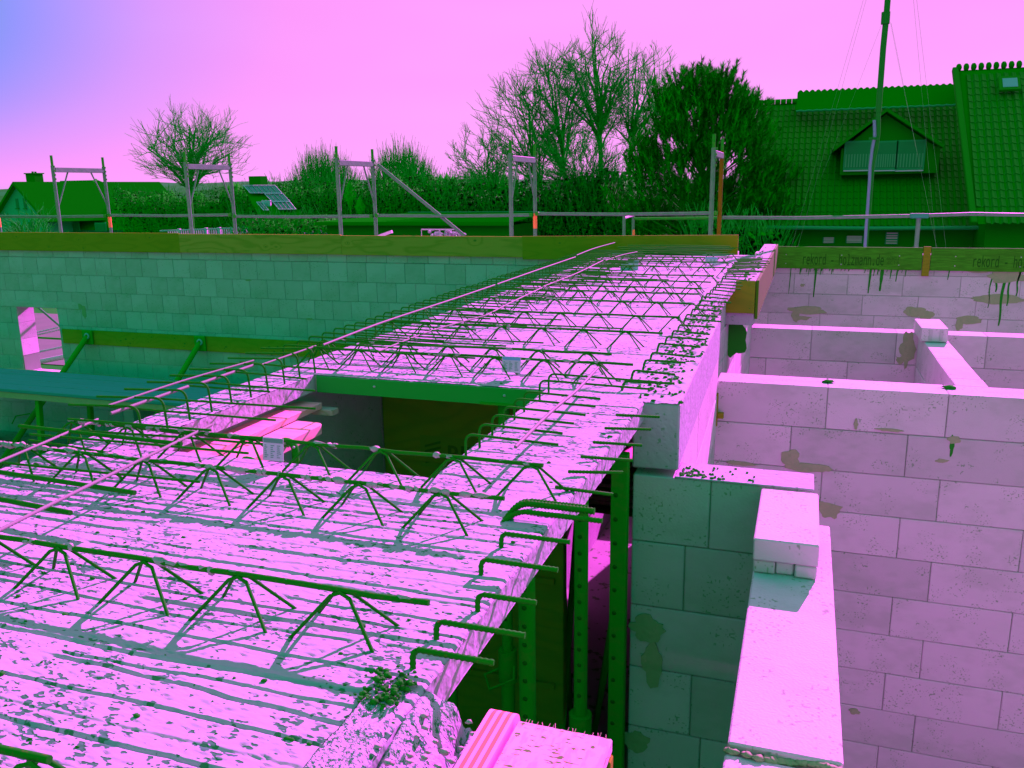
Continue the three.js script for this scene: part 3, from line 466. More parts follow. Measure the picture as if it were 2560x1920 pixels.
{ // right of the opening: bars turned down at the opening
  const zs = [-2.86, -2.75, -2.575, -2.475, -2.37, -2.27, -2.165, -2.06], R = rng(305);
  zs.forEach((z, k) => solo('bent_bar', new G().tube(bend([V(-.845, -.01, z), V(-.845, .07, z), V(-.6 + .04 * R() - (k < 2 ? -.12 : 0), .064, z + .006)], .026, 6), .0039, 7), M.rebar, 'bent bar turned down at the right side of the opening', 'rebar', 'bent bars right of the opening'));
  ribbed([V(-.668, .078, -1.96), V(-.676, .08, -2.3), V(-.672, .081, -2.6), V(-.688, .08, -2.96)], .005, M.sunlit_bar, 'straight_bar', 'thin straight bar laid across the bent bars right of the opening', undefined);
}
{ // hooks sticking out over the right edge
  const R = rng(307), hk = [[-1.07, -.53, -.405], [-1.16, -.53, -.385], [-1.27, -.5, -.4], [-1.405, -.545, -.4], [-1.535, -.55, -.412]];
  for (const [z, a, b] of hk) { const y = .03; ribbed(bend([V(a - .004, -.006, z + .006), V(a - .006, y, z), V(b, y - .004, z - .006)], .016, 6), .005, M.rebar, 'hooked_bar', 'hooked bar reaching from the slab over its right edge', 'hooked bars at the right slab edge'); }
  for (const [dz, dy, r] of [[0, 0, .0075], [.016, .001, .0075], [.034, -.012, .006]]) ribbed(bend([V(-.6, -.005, -1.7 + dz), V(-.575, .032 + dy, -1.72 + dz), V(-.42 + dz * 1.2, .03 + dy, -1.722 + dz)], .03, 6), r, M.rebar, 'thick_bar', 'thick ribbed bar in the bundle of three at the slab edge', 'bundle of thick bars at the slab edge', .004);
  for (const z of [-1.88, -2.0, -2.13, -2.27, -2.42, -2.58]) ribbed([V(-.54, .012, z), V(-.41, -.005 + .02 * (R() - .5), z - .06)], .0045, M.rebar, 'hooked_bar', 'bar end leaning out of the slab edge before the beam', 'bar ends before the beam');
  for (let k = 0; k < 22; k++) { const z = -2.95 - k * .19 - .03 * R(), l = .14 + .05 * R(), x = -.6 + .02 * R(); ribbed(bend([V(x - .005, 0, z + .02), V(x, .03 + .01 * R(), z), V(x + l, .02 + .01 * R(), z - .02 - .02 * R())], .014, 4), .0048, M.rebar, 'hooked_bar', 'bar end reaching from the slab over the concrete beam', 'bar ends over the concrete beam', .008); }
  for (let k = 0; k < 16; k++) { const z = -7.0 - .1 * k, x = -.62 + .03 * R(); bar('hooked_bar', [V(x, .03, z), V(x + .22 + .1 * R(), .03 + .012 * R(), z - .05 * R())], .0045, M.rebar, 'thin bar end reaching toward the far formwork panel', 'bar ends by the far panel', 6); }
}
{ // long bars laid over the girders along the left side
  const y = HG + .012, g1 = 'long bars along the left side of the slab', R = rng(311), l1 = 'long bright ribbed bar laid along the left slab edge';
  ribbed([V(-1.8, y, -1.3), V(-1.85, y + .002, -1.62), V(-1.9, y, -1.85)], .0034, M.sunlit_bar, 'long_bar', l1, g1);
  ribbed([V(-1.955, y + .012, -1.95), V(-1.96, y + .014, -2.3), V(-1.945, y + .012, -2.66)], .0034, M.sunlit_bar, 'long_bar', l1, g1);
  ribbed([V(-1.88, y + .008, -2.62), V(-1.885, y + .01, -3.0)], .0034, M.sunlit_bar, 'long_bar', l1, g1);
  ribbed([V(-1.85, y + .016, -3.0), V(-1.88, y + .02, -3.6), V(-1.885, y + .02, -4.4), V(-1.9, y + .02, -5.2)], .0045, M.sunlit_bar, 'long_bar', l1, g1, .008);
  ribbed([V(-1.9, y + .02, -5.25), V(-1.92, y + .024, -6.3), V(-1.96, y + .02, -7.5)], .0045, M.sunlit_bar, 'long_bar', l1, g1, .01);
  ribbed([V(-2.0, y + .02, -7.7), V(-1.98, y + .04, -8.3), V(-1.9, y + .06, -8.9)], .0045, M.sunlit_bar, 'long_bar', l1, g1, .01);
  ribbed([V(-1.9, y + .004, -1.9), V(-1.91, y + .006, -2.25)], .005, M.sunlit_bar, 'long_bar', 'short bright ribbed bar beside the long edge bars near the opening', g1); ribbed([V(-1.9, y + .006, -2.3), V(-1.905, y + .008, -2.6)], .005, M.sunlit_bar, 'long_bar', 'short bright ribbed bar beside the long edge bars near the opening', g1);
  const l2 = 'long bright ribbed bar laid across the girders inside the bent bars', g2 = 'long bars inside the bent bars';
  ribbed([V(-1.43, y, -1.02), V(-1.48, y, -1.4), V(-1.53, y + .004, -1.88)], .004, M.sunlit_bar, 'long_bar', l2, g2);
  ribbed([V(-1.6, y, -2.98), V(-1.59, y + .004, -3.5), V(-1.5, y + .01, -4.0)], .004, M.sunlit_bar, 'long_bar', l2, g2, .008);
  ribbed([V(-1.52, y + .002, -4.0), V(-1.54, y + .01, -4.5), V(-1.58, y + .01, -5.2)], .004, M.sunlit_bar, 'long_bar', l2, g2, .009);
  ribbed([V(-1.6, y + .006, -5.3), V(-1.6, y + .01, -6.2), V(-1.66, y + .01, -7.3)], .004, M.sunlit_bar, 'long_bar', l2, g2, .01);
  ribbed([V(-1.66, y, -7.4), V(-1.62, y + .01, -7.9), V(-1.55, y + .012, -8.3)], .004, M.sunlit_bar, 'long_bar', l2, g2, .01);
  for (let k = 0; k < 7; k++) { const z = -8.55 - .1 * k, hh = .03 + .012 * k; bar('mesh_bar', [V(-1.9 + .1 * R(), hh, z), V(-1.2, hh + .01 * R(), z), V(-.75 + .1 * R(), hh, z)], .005, M.rebar, 'cross bar of the loose bundle at the far slab end', 'cross bars at the far slab end', 5); }
}
{ // loose bars lying over the left strip and the far end
  const R = rng(331), one = (x, z, L, a, y, l, g) => { const d = V(Math.cos(a) * L, .012 * (R() - .5), Math.sin(a) * L), p = V(x, y, z); bar('loose_bar', [p, p.clone().addScaledVector(d, .5).add(V(0, .006 * (R() - .5), .008 * (R() - .5))), p.clone().add(d)], .0036, M.rebar, l, g, 6); };
  for (let k = 0; k < 12; k++) one(-2.06 + .12 * R(), -1.5 - 1.3 * R(), .3 + .4 * R(), .16 * (R() - .5), .06 + .05 * R(), 'thin loose bar lying over the left slab edge before the opening', 'loose bars over the left slab edge');
  for (let k = 0; k < 22; k++) one(-2.0 + .5 * R(), -3.1 - 5 * R(), .45 + .5 * R(), .1 * (R() - .5), .05 + .04 * R(), 'thin loose bar lying among the bent bars behind the opening', 'loose bars among the bent bars');
  for (let k = 0; k < 16; k++) one(-1.8 + .5 * R(), -8.2 - .8 * R(), .5 + .5 * R(), .3 * (R() - .5), .05 + .07 * R(), 'thin loose bar in the tangle at the far slab end', 'loose bars at the far slab end');
}
// paper tags on girders
function tagPaper(x, z, w, h, lean, label, blue) {
  const o = thing('paper_tag', label, 'tag', V(x, HG + .009, z)); o.rotation.x = lean; o.rotation.y = .04;
  part('sheet', new G().box(0, w, -h, 0, -.0004, .0004, 0), M.paper, o); part('header', new G().box(.002, w - .002, -h * .22, -.003, .0006, .0011, 0), blue ? M.paper_blue : M.ink, o);
  const g = new G(), R = rng(Math.round(x * -1000)); for (let k = 0; k < 7; k++) for (let q = 0; q < 3; q++) { const y = -h * (.32 + .085 * k), a = w * (.08 + .3 * q); g.box(a, a + w * (.08 + .14 * R()), y - .0022, y, .0006, .0009, 0); } part('print_lines', g, M.ink, o); return o;
}
tagPaper(-1.335, -1.838, .062, .062, -.12, 'white paper tag hanging from the girder in front of the timber', false);
tagPaper(-1.09, -3.055, .075, .062, -.1, 'paper tag with blue header on the girder behind the opening', true);
tagPaper(-1.55, -7.53, .16, .1, -.25, 'white paper tag on a girder near the far slab end', false);
tagPaper(-.86, -7.96, .11, .06, -.2, 'small paper tag with blue header by the far formwork panel', true);

// ---------------------------------------------------------------- inside the opening
{ // steel stop end along the far side of the opening
  const t = thing('stop_end', 'smooth green steel stop end along the far side of the opening', 'formwork', V(OX0 + .01, -.07, OZ0 + .003)); part('sheet', new G().box(0, OX1 - OX0 - .02, 0, .066, 0, .006, .001), M.form_steel, t);
  for (const x of [.26, .8]) part('bolt', new G().blob(V(x, .04, .008), .006, .005, .003, 0, 1, 8, 5), M.galv_top, t);
}
{ // stair void below: shuttering wall, timber, clamps
  const t = thing('shuttering_panel', 'large dark shuttering panel with lettering inside the opening', 'panel', V(-1.9, -2.6, -3.55)); part('panel', new G().box(.015, .92, 0, 2.53, -.06, 0, .004), M.shutter, t);
  for (let k = 0; k < 4; k++) part('rib', new G().box(.03, .88, .4 + .55 * k, .43 + .55 * k, .001, .018, .003), M.shutter, t);
  const cv = document.createElement('canvas'); cv.width = 512; cv.height = 128; const c = cv.getContext('2d'); c.fillStyle = 'rgb(112,148,40)'; c.fillRect(0, 0, 512, 128); c.fillStyle = 'rgb(72,116,26)'; c.font = 'bold 92px sans-serif'; c.fillText('PFEIFER', 110, 98, 390); for (let k = 0; k < 4; k++) { c.beginPath(); c.moveTo(20, 40 + k * 22); c.lineTo(88, 18 + k * 22); c.lineTo(88, 28 + k * 22); c.lineTo(20, 50 + k * 22); c.fill(); }
  const tx = new THREE.CanvasTexture(cv); tx.colorSpace = THREE.SRGBColorSpace; std('lettering', null, { map: tx, roughness: .8 });
  const q = new THREE.Mesh(new THREE.PlaneGeometry(.62, .155), M.lettering); q.position.set(.52, 2.1, .0022); q.name = 'lettering'; shade(q); t.add(q);
  const pw = thing('void_wall', 'block wall closing the stair void on its left', 'wall', V(-1.895, FLOOR, -2.4)); part('face', new G().box(-.1, 0, 0, 2.83, -1.15, 1.9, 0), M.block2, pw);
  const tb = thing('timber_beam', 'pink timber beam with rounded end lying inside the opening', 'timber', V(-1.715, -.12, -2.3));
  const sh = new THREE.Shape(); sh.moveTo(-.06, -.5); sh.lineTo(.055, -.5); sh.lineTo(.055, .33); sh.quadraticCurveTo(.055, .355, .03, .36); sh.lineTo(-.06, .365); sh.closePath();
  const tg = new THREE.ExtrudeGeometry(sh, { depth: .034, bevelEnabled: true, bevelSize: .002, bevelThickness: .002, bevelSegments: 1 }); tg.rotateX(-Math.PI / 2); tg.translate(0, -.04, 0); part('beam', tg, M.spruce, tb);
  const t2 = thing('timber_board', 'long flat timber board left of the rounded beam in the opening', 'timber', V(-1.83, -.1, -2.35)); part('board', new G().box(-.055, .05, -.024, 0, -.5, .45, .0015), M.spruce, t2); part('end_cleat', new G().box(-.03, .1, -.05, -.026, -.54, -.49, .002), M.spruce, t2);
  for (const [x, z, l] of [[-1.63, -2.2, 'steel clamp hook on the timber beam, next to the paper tag'], [-1.63, -2.42, 'steel clamp hook on the timber beam, beside its rounded end']]) { const k = thing('clamp', l, 'clamp', V(x, -.17, z)); part('jaw', new G().tube(bend([V(0, -.14, 0), V(0, .04, 0), V(-.05, .05, 0), V(-.06, 0, 0)], .025, 5), .013, 8), M.prop_steel, k); part('pin', new G().blob(V(.004, .03, .014), .005, .005, .004, 0, 1, 8, 6), M.galv_top, k); }
  const pr = thing('slim_post', 'slim dark post standing deep inside the opening', 'post', V(-1.32, FLOOR, -3.0)); part('tube', new G().bar(V(0, 0, 0), V(0, 2.45, 0), .02, 10), M.prop_steel, pr); part('base_plate', new G().box(-.06, .06, 0, .01, -.06, .06, 0), M.prop_steel, pr);
}
{ // steel props and the perforated rail under the slab edge
  const prop = (x, z, top, label, r = .03) => { const o = thing('steel_prop', label, 'prop', V(x, FLOOR, z), 'steel props under the slab edge'), h = top - FLOOR; part('outer_tube', new G().bar(V(0, .008, 0), V(0, h * .62, 0), r, 16), M.prop_steel, o); part('inner_tube', new G().bar(V(0, h * .6, 0), V(0, h - .008, 0), r * .8, 16), M.prop_steel, o); part('base_plate', new G().box(-.07, .07, 0, .008, -.07, .07, 0), M.prop_steel, o); part('head_plate', new G().box(-.07, .07, h - .008, h, -.07, .07, 0), M.prop_steel, o);
    part('collar', new G().bar(V(0, h * .58, 0), V(0, h * .63, 0), r * 1.35, 14), M.prop_steel, o); part('handle', new G().tube([V(-r, h * .6, 0), V(-.09, h * .59, .03), V(-.05, h * .58, .08), V(.05, h * .6, .07), V(r, h * .61, 0)], .006, 6), M.prop_steel, o);
    const g = new G(); for (let k = 0; k < 14; k++) g.blob(V(0, h * .66 + k * .06, r * .8), .008, .008, .003, 0, 1, 8, 4); part('pin_holes', g, M.hole, o); return o; };
  prop(-.72, -2.2, -.06, 'steel prop standing closest to the slab edge over the timber block', .032); prop(-.66, -2.62, -.06, 'steel prop with a label, between the edge prop and the perforated rail', .03); prop(-1.05, -2.95, -.06, 'steel prop farther under the slab', .028);
  const u = thing('perforated_rail', 'dark upright steel rail with a row of holes beside the dark wall', 'rail', V(-.555, FLOOR, -2.78)); part('web', new G().box(-.038, .02, 0, 2.72, -.03, .012, .003), M.prop_steel, u); for (let k = 0; k < 24; k++) part('hole', new G().blob(V(-.02, .5 + k * .09, .0118), .009, .009, .002, 0, 1, 10, 4), M.hole, u);
  const lb = part('label', new G().tube([V(-.72 + .72, 0, 0), V(0, .1, 0)], .0325, 16, false), M.form_steel, scene.getObjectByName('steel_prop_001')); lb.position.set(0, 1.35, 0);
  // braces, stack of boards, boxes on the floor below
  const br = (a, b, l) => solo('steel_brace', new G().beam(a, b, .03, .04, .003), M.prop_steel, l, 'brace', 'steel braces under the slab');
  br(V(-.85, FLOOR, -2.7), V(-1.15, -.6, -4.6), 'slanting steel brace under the slab, leaning away from the perforated rail'); br(V(-1.15, FLOOR, -4.9), V(-.62, -.8, -3.1), 'slanting steel brace under the slab'); br(V(-1.35, FLOOR, -5.1), V(-1.02, -.7, -3.6), 'slanting steel brace under the slab');
  const st = thing('board_stack', 'stack of sunlit boards seen below the slab edge', 'boards', V(-1.55, FLOOR, -7.2)); for (let k = 0; k < 9; k++) part('board', new G().box(-.6, .6, .9 + k * .06, .935 + k * .06, -.5 + .03 * (k % 3), .5 - .04 * (k % 2), .003), k % 3 ? M.spruce : M.batten, st); for (const x of [-.4, .4]) part('trestle', new G().box(x - .04, x + .04, 0, .9, -.4, .4, 0), M.prop_steel, st);
}
{ // timber and board at the slab corner
  const t = thing('laminated_timber', 'pink laminated timber end with rounded top, over the torn concrete', 'timber', V(-.365, -.2, -.83));
  for (let k = 0; k < 7; k++) { const s = new THREE.Shape(); s.moveTo(-.4, 0); s.lineTo(.19, 0); s.lineTo(.19, .17); s.quadraticCurveTo(.19, .2, .16, .2); s.lineTo(-.4, .2); s.closePath(); const g = new THREE.ExtrudeGeometry(s, { depth: .0055, bevelEnabled: false }); g.rotateY(Math.PI / 2); g.translate(-.02 + k * .0057, 0, 0); part('layer', g, k % 2 ? M.lam_dark : M.lam, t); }
  const o = thing('osb_board', 'pink strand board with torn edge beside the laminated timber', 'board', V(-.366, -.004, -.985)); part('board', new G().box(.026, .16, -.02, 0, -.01, .32, .002), M.osb, o); part('edge_strip', new G().box(.026, .162, -.2, -.022, -.008, .012, .002), M.batten, o);
  const R = rng(5), g = new G(); for (let k = 0; k < 16; k++) { const x = .03 + .13 * R(); g.bar(V(x, -.003, -.008), V(x + .006 * (R() - .5), .001 + .003 * R() * R(), -.012 - .003 * R()), .0006, 3); } for (let k = 0; k < 14; k++) { const z = .3 * R(); g.bar(V(.159, -.003, z), V(.165 + .004 * R(), .002 + .004 * R(), z + .004), .0006, 3); } part('splinters', g, M.lam, o).userData.kind = 'stuff';
  solo('ledge_board', new G().box(-.24, .3, -.115, -.1, -1.06, -.99, .002), M.white_paint, 'bright thin board edge right of the strand board', 'board');
  const w = thing('wood_wedge', 'small brown wood piece wedged at the corner of the tall wall', 'wood', V(-.43, -.68, -5.03)); part('upright', new G().box(-.035, -.005, 0, .2, 0, .025, .002), M.batten, w); part('cross_piece', new G().box(-.004, .03, .05, .085, 0, .03, .002), M.batten, w);
}
// ---------------------------------------------------------------- left room: low board, wall braces, working platform
solo('wall_board', new G().box(-10.3, -5.4, -1.425, -1.215, ZB + .004, ZB + .03, .002), M.lowboard, 'olive board fixed low on the back wall for the braces', 'board');
for (const [x, l] of [[-9.8, 'slanting wall brace with ring head, next to the window'], [-7.83, 'slanting wall brace with ring head, farther from the window']]) {
  const t = thing('wall_brace', l, 'brace', V(x, FLOOR, -7.9), 'braces of the back wall'), h = V(0, 1.6, ZB + 7.9 + .06); part('tube', new G().bar(V(-.1, .04, .1), h, .038, 12), M.prop_steel, t); part('head', new G().box(-.09, .09, h.y - .12, h.y + .09, h.z - .028, h.z + .012, .01), M.prop_steel, t);
  const rg = new THREE.TorusGeometry(.035, .012, 8, 18); rg.translate(.02, h.y + .01, h.z + .03); part('ring', rg, M.galv_top, t); part('foot', new G().box(-.2, 0, 0, .04, 0, .2, .004), M.prop_steel, t); part('handle', new G().tube([V(-.1, .7, -.6), V(-.25, .68, -.5), V(-.22, .6, -.4)], .01, 6), M.prop_steel, t);
}
{ const t = thing('work_platform', 'teal grey working platform of long planks in the shaded room', 'platform', V(-7.4, FLOOR, -7.95)); const y = -1.55 - FLOOR;
  for (let k = 0; k < 4; k++) part('plank', new G().box(-4.4, 3.6, y - .04, y - .002 * (k % 2), -.42 + .235 * k, -.19 + .235 * k, .004, k * .7, k * .13), M.plank_grey, t); part('edge_rail', new G().box(-4.4, 3.6, y - .12, y - .042, .44, .5, .004), M.smear, t);
  for (const x of [-3.6, -1.2, 1.2, 3.2]) for (const z of [-.35, .42]) part('leg', new G().beam(V(x, 0, z + .1), V(x, y - .045, z), .06, .06, .004), M.prop_steel, t); for (const x of [-3.6, -1.2, 1.2, 3.2]) part('cross_bar', new G().box(x - .03, x + .03, y - .13, y - .041, -.4, .43, .003), M.prop_steel, t); }
{ const t = thing('plank_stack', 'dark planks stacked along the foot of the back wall', 'planks', V(-8.2, FLOOR, -9.05)); for (let k = 0; k < 3; k++) part('plank', new G().box(-4, 3.4, .95 + .05 * k, .99 + .05 * k, -.3, .3 - .05 * k, .004), M.prop_steel, t); for (const x of [-3.4, -.3, 2.8]) part('support', new G().box(x - .08, x + .08, 0, .95, -.25, .25, 0), M.pit_wall, t); }
{ // inner dark wall between the left room and the space under the slab
  const t = thing('support_wall', 'dark wall carrying the slab on its left side', 'wall', V(-1.995, FLOOR, -4)); part('face', new G().box(0, .1, 0, 2.83, -5.3, .44, 0), M.block2, t); }

// ---------------------------------------------------------------- scaffold behind the wall
const ZS = -11.75, ZS2 = -12.9;
{
  const ks = [[1.0522, 'scaffold frame standing before the gabled house'], [.8163, 'scaffold frame standing before the broad bare tree'], [.5792, 'scaffold frame with the long diagonal brace'], [.3425, 'scaffold frame with pale posts before the brush'], [.1033, 'scaffold frame with one rust red post at the end']];
  const frame = (x, label, o = {}) => {
    const t = thing('scaffold_frame', label, 'scaffold', V(x, -3.05, ZS), 'scaffold frames behind the back wall'), y0 = 0, yt = 1.37 + 3.05 - (o.low || 0), dz = ZS2 - ZS, yb = yt - .22;
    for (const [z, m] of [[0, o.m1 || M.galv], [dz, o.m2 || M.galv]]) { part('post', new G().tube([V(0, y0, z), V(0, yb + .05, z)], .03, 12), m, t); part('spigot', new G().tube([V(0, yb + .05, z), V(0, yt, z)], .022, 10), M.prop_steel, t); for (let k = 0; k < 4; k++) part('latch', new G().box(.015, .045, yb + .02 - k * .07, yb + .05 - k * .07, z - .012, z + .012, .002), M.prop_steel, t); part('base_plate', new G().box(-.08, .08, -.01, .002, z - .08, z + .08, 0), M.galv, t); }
    part('top_beam', new G().box(-.03, .03, yb - .06, yb + .02, dz + .03, -.03, .004), M.galv, t);
    if (!o.bare) { part('strut', new G().bar(V(0, yb - .62, -.03), V(0, yb - .06, dz * .27), .013, 8), M.galv, t); part('strut', new G().bar(V(0, yb - .62, dz + .03), V(0, yb - .06, dz * .73), .013, 8), M.galv, t); }
    if (o.lab) part('warning_label', new G().tube([V(0, yb - 1.05, dz), V(0, yb - .82, dz)], .0312, 12, false), M.orange_label, t);
    return t; };
  const X = ks.map(([k]) => k * ZS);
  frame(X[0], ks[0][1], { lab: 1 }); frame(X[1], ks[1][1]); frame(X[2], ks[2][1]); frame(X[3], ks[3][1], { lab: 1 }); frame(X[4], ks[4][1], { m2: M.rust_paint, bare: 1 });
  frame(X[0] - 2.75, 'scaffold frame half cut off beside the gabled house wall', { lab: 1 });
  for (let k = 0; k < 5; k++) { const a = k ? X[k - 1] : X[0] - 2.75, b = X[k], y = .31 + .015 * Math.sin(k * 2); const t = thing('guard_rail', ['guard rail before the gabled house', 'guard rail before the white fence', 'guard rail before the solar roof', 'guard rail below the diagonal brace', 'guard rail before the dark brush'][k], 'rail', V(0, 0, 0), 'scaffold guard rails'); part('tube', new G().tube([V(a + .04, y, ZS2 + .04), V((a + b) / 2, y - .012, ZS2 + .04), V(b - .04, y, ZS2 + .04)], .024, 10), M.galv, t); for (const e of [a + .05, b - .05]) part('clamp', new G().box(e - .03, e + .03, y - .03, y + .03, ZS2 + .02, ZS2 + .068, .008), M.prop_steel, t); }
  { const a = onZ(945, 412, ZS2), b = onZ(1162, 590, ZS2); solo('diagonal_brace', new G().bar(a, b, .028, 12), M.galv, 'long slanting scaffold brace running down to the edge board', 'brace'); }
  { const t = thing('short_frame', 'low narrow frame standing alone before the brush', 'frame', V(0, 0, 0)); const a = onZ(1560, 590, -16), b = onZ(1583, 590, -17.5), at = onZ(1560, 541, -16), bt = onZ(1583, 535, -17.5); a.y = b.y = -3.05; part('post', new G().bar(a, at, .03, 10), M.galv, t); part('post', new G().bar(b, bt, .03, 10), M.galv, t); part('cross_tube', new G().bar(at.clone().add(V(0, -.03, 0)), bt.clone().add(V(0, -.03, 0)), .025, 10), M.galv_top, t); part('warning_label', new G().tube([onZ(1583, 588, -17.5), onZ(1583, 574, -17.5)], .0315, 12, false), M.orange_label, t); }
  { const a = onZ(1585, 547, -14.5), b = onZ(1800, 545, -14.5); solo('guard_rail', new G().bar(a, b, .024, 10), M.prop_steel, 'dark rail between the narrow frame and the rust red post', 'rail'); }
  { const z = -13.2, t = thing('guard_rail', 'long bright guard rail before the tiled roof house', 'rail', V(0, 0, 0)), P = [[1806, 544], [2000, 545], [2270, 540], [2430, 535], [2700, 540]].map(q => onZ(...q, z)); part('tube', new G().tube(P, .024, 10), M.galv, t); const c = onZ(2298, 539, z); part('coupler', new G().box(c.x - .12, c.x + .12, c.y - .035, c.y + .03, z - .03, z + .04, .01), M.frame_teal, t); part('post', new G().bar(V(c.x, -3.05, z - .03), V(c.x, c.y - .03, z - .03), .03, 12), M.galv, t); }
}
{ // lower scaffold bay seen through the window
  const z = ZS2, L = (n, m, r, l, ...pts) => solo(n, new G().tube(pts.map(q => onZ(...q, z)), r, 10), m, l, 'rail', 'scaffold tubes seen through the window');
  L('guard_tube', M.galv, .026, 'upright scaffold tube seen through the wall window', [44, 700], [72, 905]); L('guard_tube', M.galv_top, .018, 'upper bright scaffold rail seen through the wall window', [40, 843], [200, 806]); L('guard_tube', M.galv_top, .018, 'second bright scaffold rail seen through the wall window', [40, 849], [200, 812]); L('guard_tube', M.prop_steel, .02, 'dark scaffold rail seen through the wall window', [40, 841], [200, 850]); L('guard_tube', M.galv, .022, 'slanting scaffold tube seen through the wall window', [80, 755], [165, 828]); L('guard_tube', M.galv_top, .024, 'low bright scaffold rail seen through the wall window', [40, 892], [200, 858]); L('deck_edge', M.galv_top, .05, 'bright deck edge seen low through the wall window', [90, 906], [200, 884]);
}
// ---------------------------------------------------------------- mast with guy wires
{
  const z = -15.5, t = thing('mast', 'tall slightly bent dark mast with guy wires before the tiled house', 'mast', V(0, 0, 0)), Q = (x, y) => onZ(x, y, z), base = Q(2162, 640); base.y = -3.05;
  part('upper_tube', new G().tube([[2224, -60], [2216, 40], [2208, 120], [2202, 200], [2196, 280]].map(q => Q(...q)), .045, 14), M.pole, t);
  part('lower_tube', new G().tube([Q(2196, 280), Q(2195, 330), Q(2190, 370), Q(2181, 410), Q(2178, 450), Q(2174, 500), Q(2168, 560), base], .038, 14), M.pole, t);
  part('sheath', new G().tube([[2186, 300], [2187, 340], [2180, 375], [2175, 420], [2174, 450], [2170, 510], [2166, 560], [2161, 640]].map(([x, y]) => onZ(x, y, z + .03)), .026, 12), M.sheath, t);
  part('collar', new G().bar(Q(2215, 30), Q(2213, 60), .065, 14), M.pole, t); part('band', new G().bar(Q(2185, 344), Q(2184, 350), .075, 12), M.pole, t); part('foot_plate', new G().box(base.x - .2, base.x + .2, -3.06, -3.03, z - .2, z + .2, 0), M.pole, t);
  const W2 = [[2158, 0, 1995, 560], [2165, 0, 2010, 560], [2206, 56, 2090, 350], [2226, 56, 2278, 310], [2228, 58, 2330, 560], [2284, 0, 2335, 560], [2292, 0, 2358, 560]];
  for (const [a, b, c, d] of W2) { const A = onZ(a, b, z), B = onZ(c, d, z + 1.2), dd = B.clone().sub(A); part('guy_wire', new G().tube([A.clone().addScaledVector(dd, b ? 0 : -.3), A.clone().addScaledVector(dd, .5).add(V(0, -.02, 0)), B.clone().addScaledVector(dd, .3)], .0016, 4), M.wire, t); }
}
// ---------------------------------------------------------------- trees and brush
const up = V(0, 1, 0);
function branchTree(name, label, base, h, o) {
  const R = rng(o.seed), tr = new G(), cr = new G();
  const grow = (p, d, len, r, lev) => {
    const n = lev < 2 ? 5 : 3, pts = [p.clone()]; let q = p.clone(), dd = d.clone();
    for (let k = 0; k < n; k++) { dd.add(V((R() - .5) * o.wig, (R() - .5) * o.wig + o.lift * .12, (R() - .5) * o.wig)).normalize(); q = q.clone().addScaledVector(dd, len / n); pts.push(q); }
    const r1 = Math.max(o.rmin, r * .55); (lev === 0 ? tr : cr).tube(pts, t => lerp(r, r1, t), lev < 1 ? 8 : lev < 3 ? 5 : 3, false);
    if (lev >= o.lev) return;
    const c = o.kids[Math.min(lev, o.kids.length - 1)];
    for (let k = 0; k < c; k++) { const t = lev === 0 ? o.first + (1 - o.first) * (k + R()) / c : .25 + .75 * (k + R()) / c, s = t * n, i = Math.min(n - 1, Math.floor(s)), at = pts[i].clone().lerp(pts[i + 1], s - i); const ang = o.spread * (.6 + .7 * R()), ph = R() * 6.283 + k * 2.4, side = V(Math.cos(ph), 0, Math.sin(ph)); const nd = dd.clone().multiplyScalar(Math.cos(ang)).addScaledVector(side.addScaledVector(dd, -side.dot(dd)).normalize(), Math.sin(ang)); nd.y += o.lift * .35; nd.normalize(); grow(at, nd, len * (o.fall + .2 * R()) * (lev === 0 ? 1.05 - .45 * (t - o.first) : 1), Math.max(o.rmin, r * .52), lev + 1); }
  };
  const t = thing(name, label, 'tree', base, o.group);
  if (o.stems) for (let k = 0; k < o.stems; k++) { const a = (k / o.stems - .5) * o.fan + .1 * (R() - .5); grow(V((k / o.stems - .5) * o.wide, 0, (R() - .5) * .5), V(Math.sin(a), Math.cos(a), .3 * (R() - .5)).normalize(), h * (.45 + .12 * R()) * (o.prof ? o.prof(k / (o.stems - 1)) : 1), o.r, 0); }
  else grow(V(0, 0, 0), V((o.leanx || 0), 1, 0).normalize(), h * o.trunk, o.r, 0);
  part('trunk', tr, M.bark, t); part('branches', cr, M.twig, t); return t;
}
function domeShrub(label, px, z, wpx, topPx, seed) {           // many upright rods fanning out to a rounded top
  const c = onZ(px, 600, z); c.y = -6; const R = rng(seed), t = thing('bare_shrub', label, 'tree', c), rx = wpx / 2 / CAM.f * -z, h = onZ(px, topPx, z).y + 6, tr = new G(), cr = new G();
  tr.tube([V(0, 0, 0), V(.05, 1.2, 0)], .25, 8);
  for (let k = 0; k < 560; k++) { const u = R() * 2 - 1, w = (R() - .5) * 1.4, e = clamp(1 - (u * u + w * w * .5)), H = h * (.55 + .45 * Math.sqrt(e)) * (.8 + .2 * R()), x = u * rx, zz = w * rx; const P = [V(x * .25, .6, zz * .25), V(x * .6 + .15 * (R() - .5), H * .5, zz * .6), V(x * .86 + .2 * (R() - .5), H * .78, zz * .85), V(x * (1.05 + .1 * R()), H, zz)]; cr.tube(P, q => lerp(.028, .009, q), 3, false);
    for (let m = 0; m < 6; m++) { const s = .55 + .42 * R(), a = P[2].clone().lerp(P[3], R()), L = .5 + .7 * R(); cr.tube([a, a.clone().add(V((R() - .5) * .5 * L + u * .25 * L, L, (R() - .5) * .5))], .009, 3, false); } }
  part('trunk', tr, M.bark, t); part('branches', cr, M.twig, t);
}
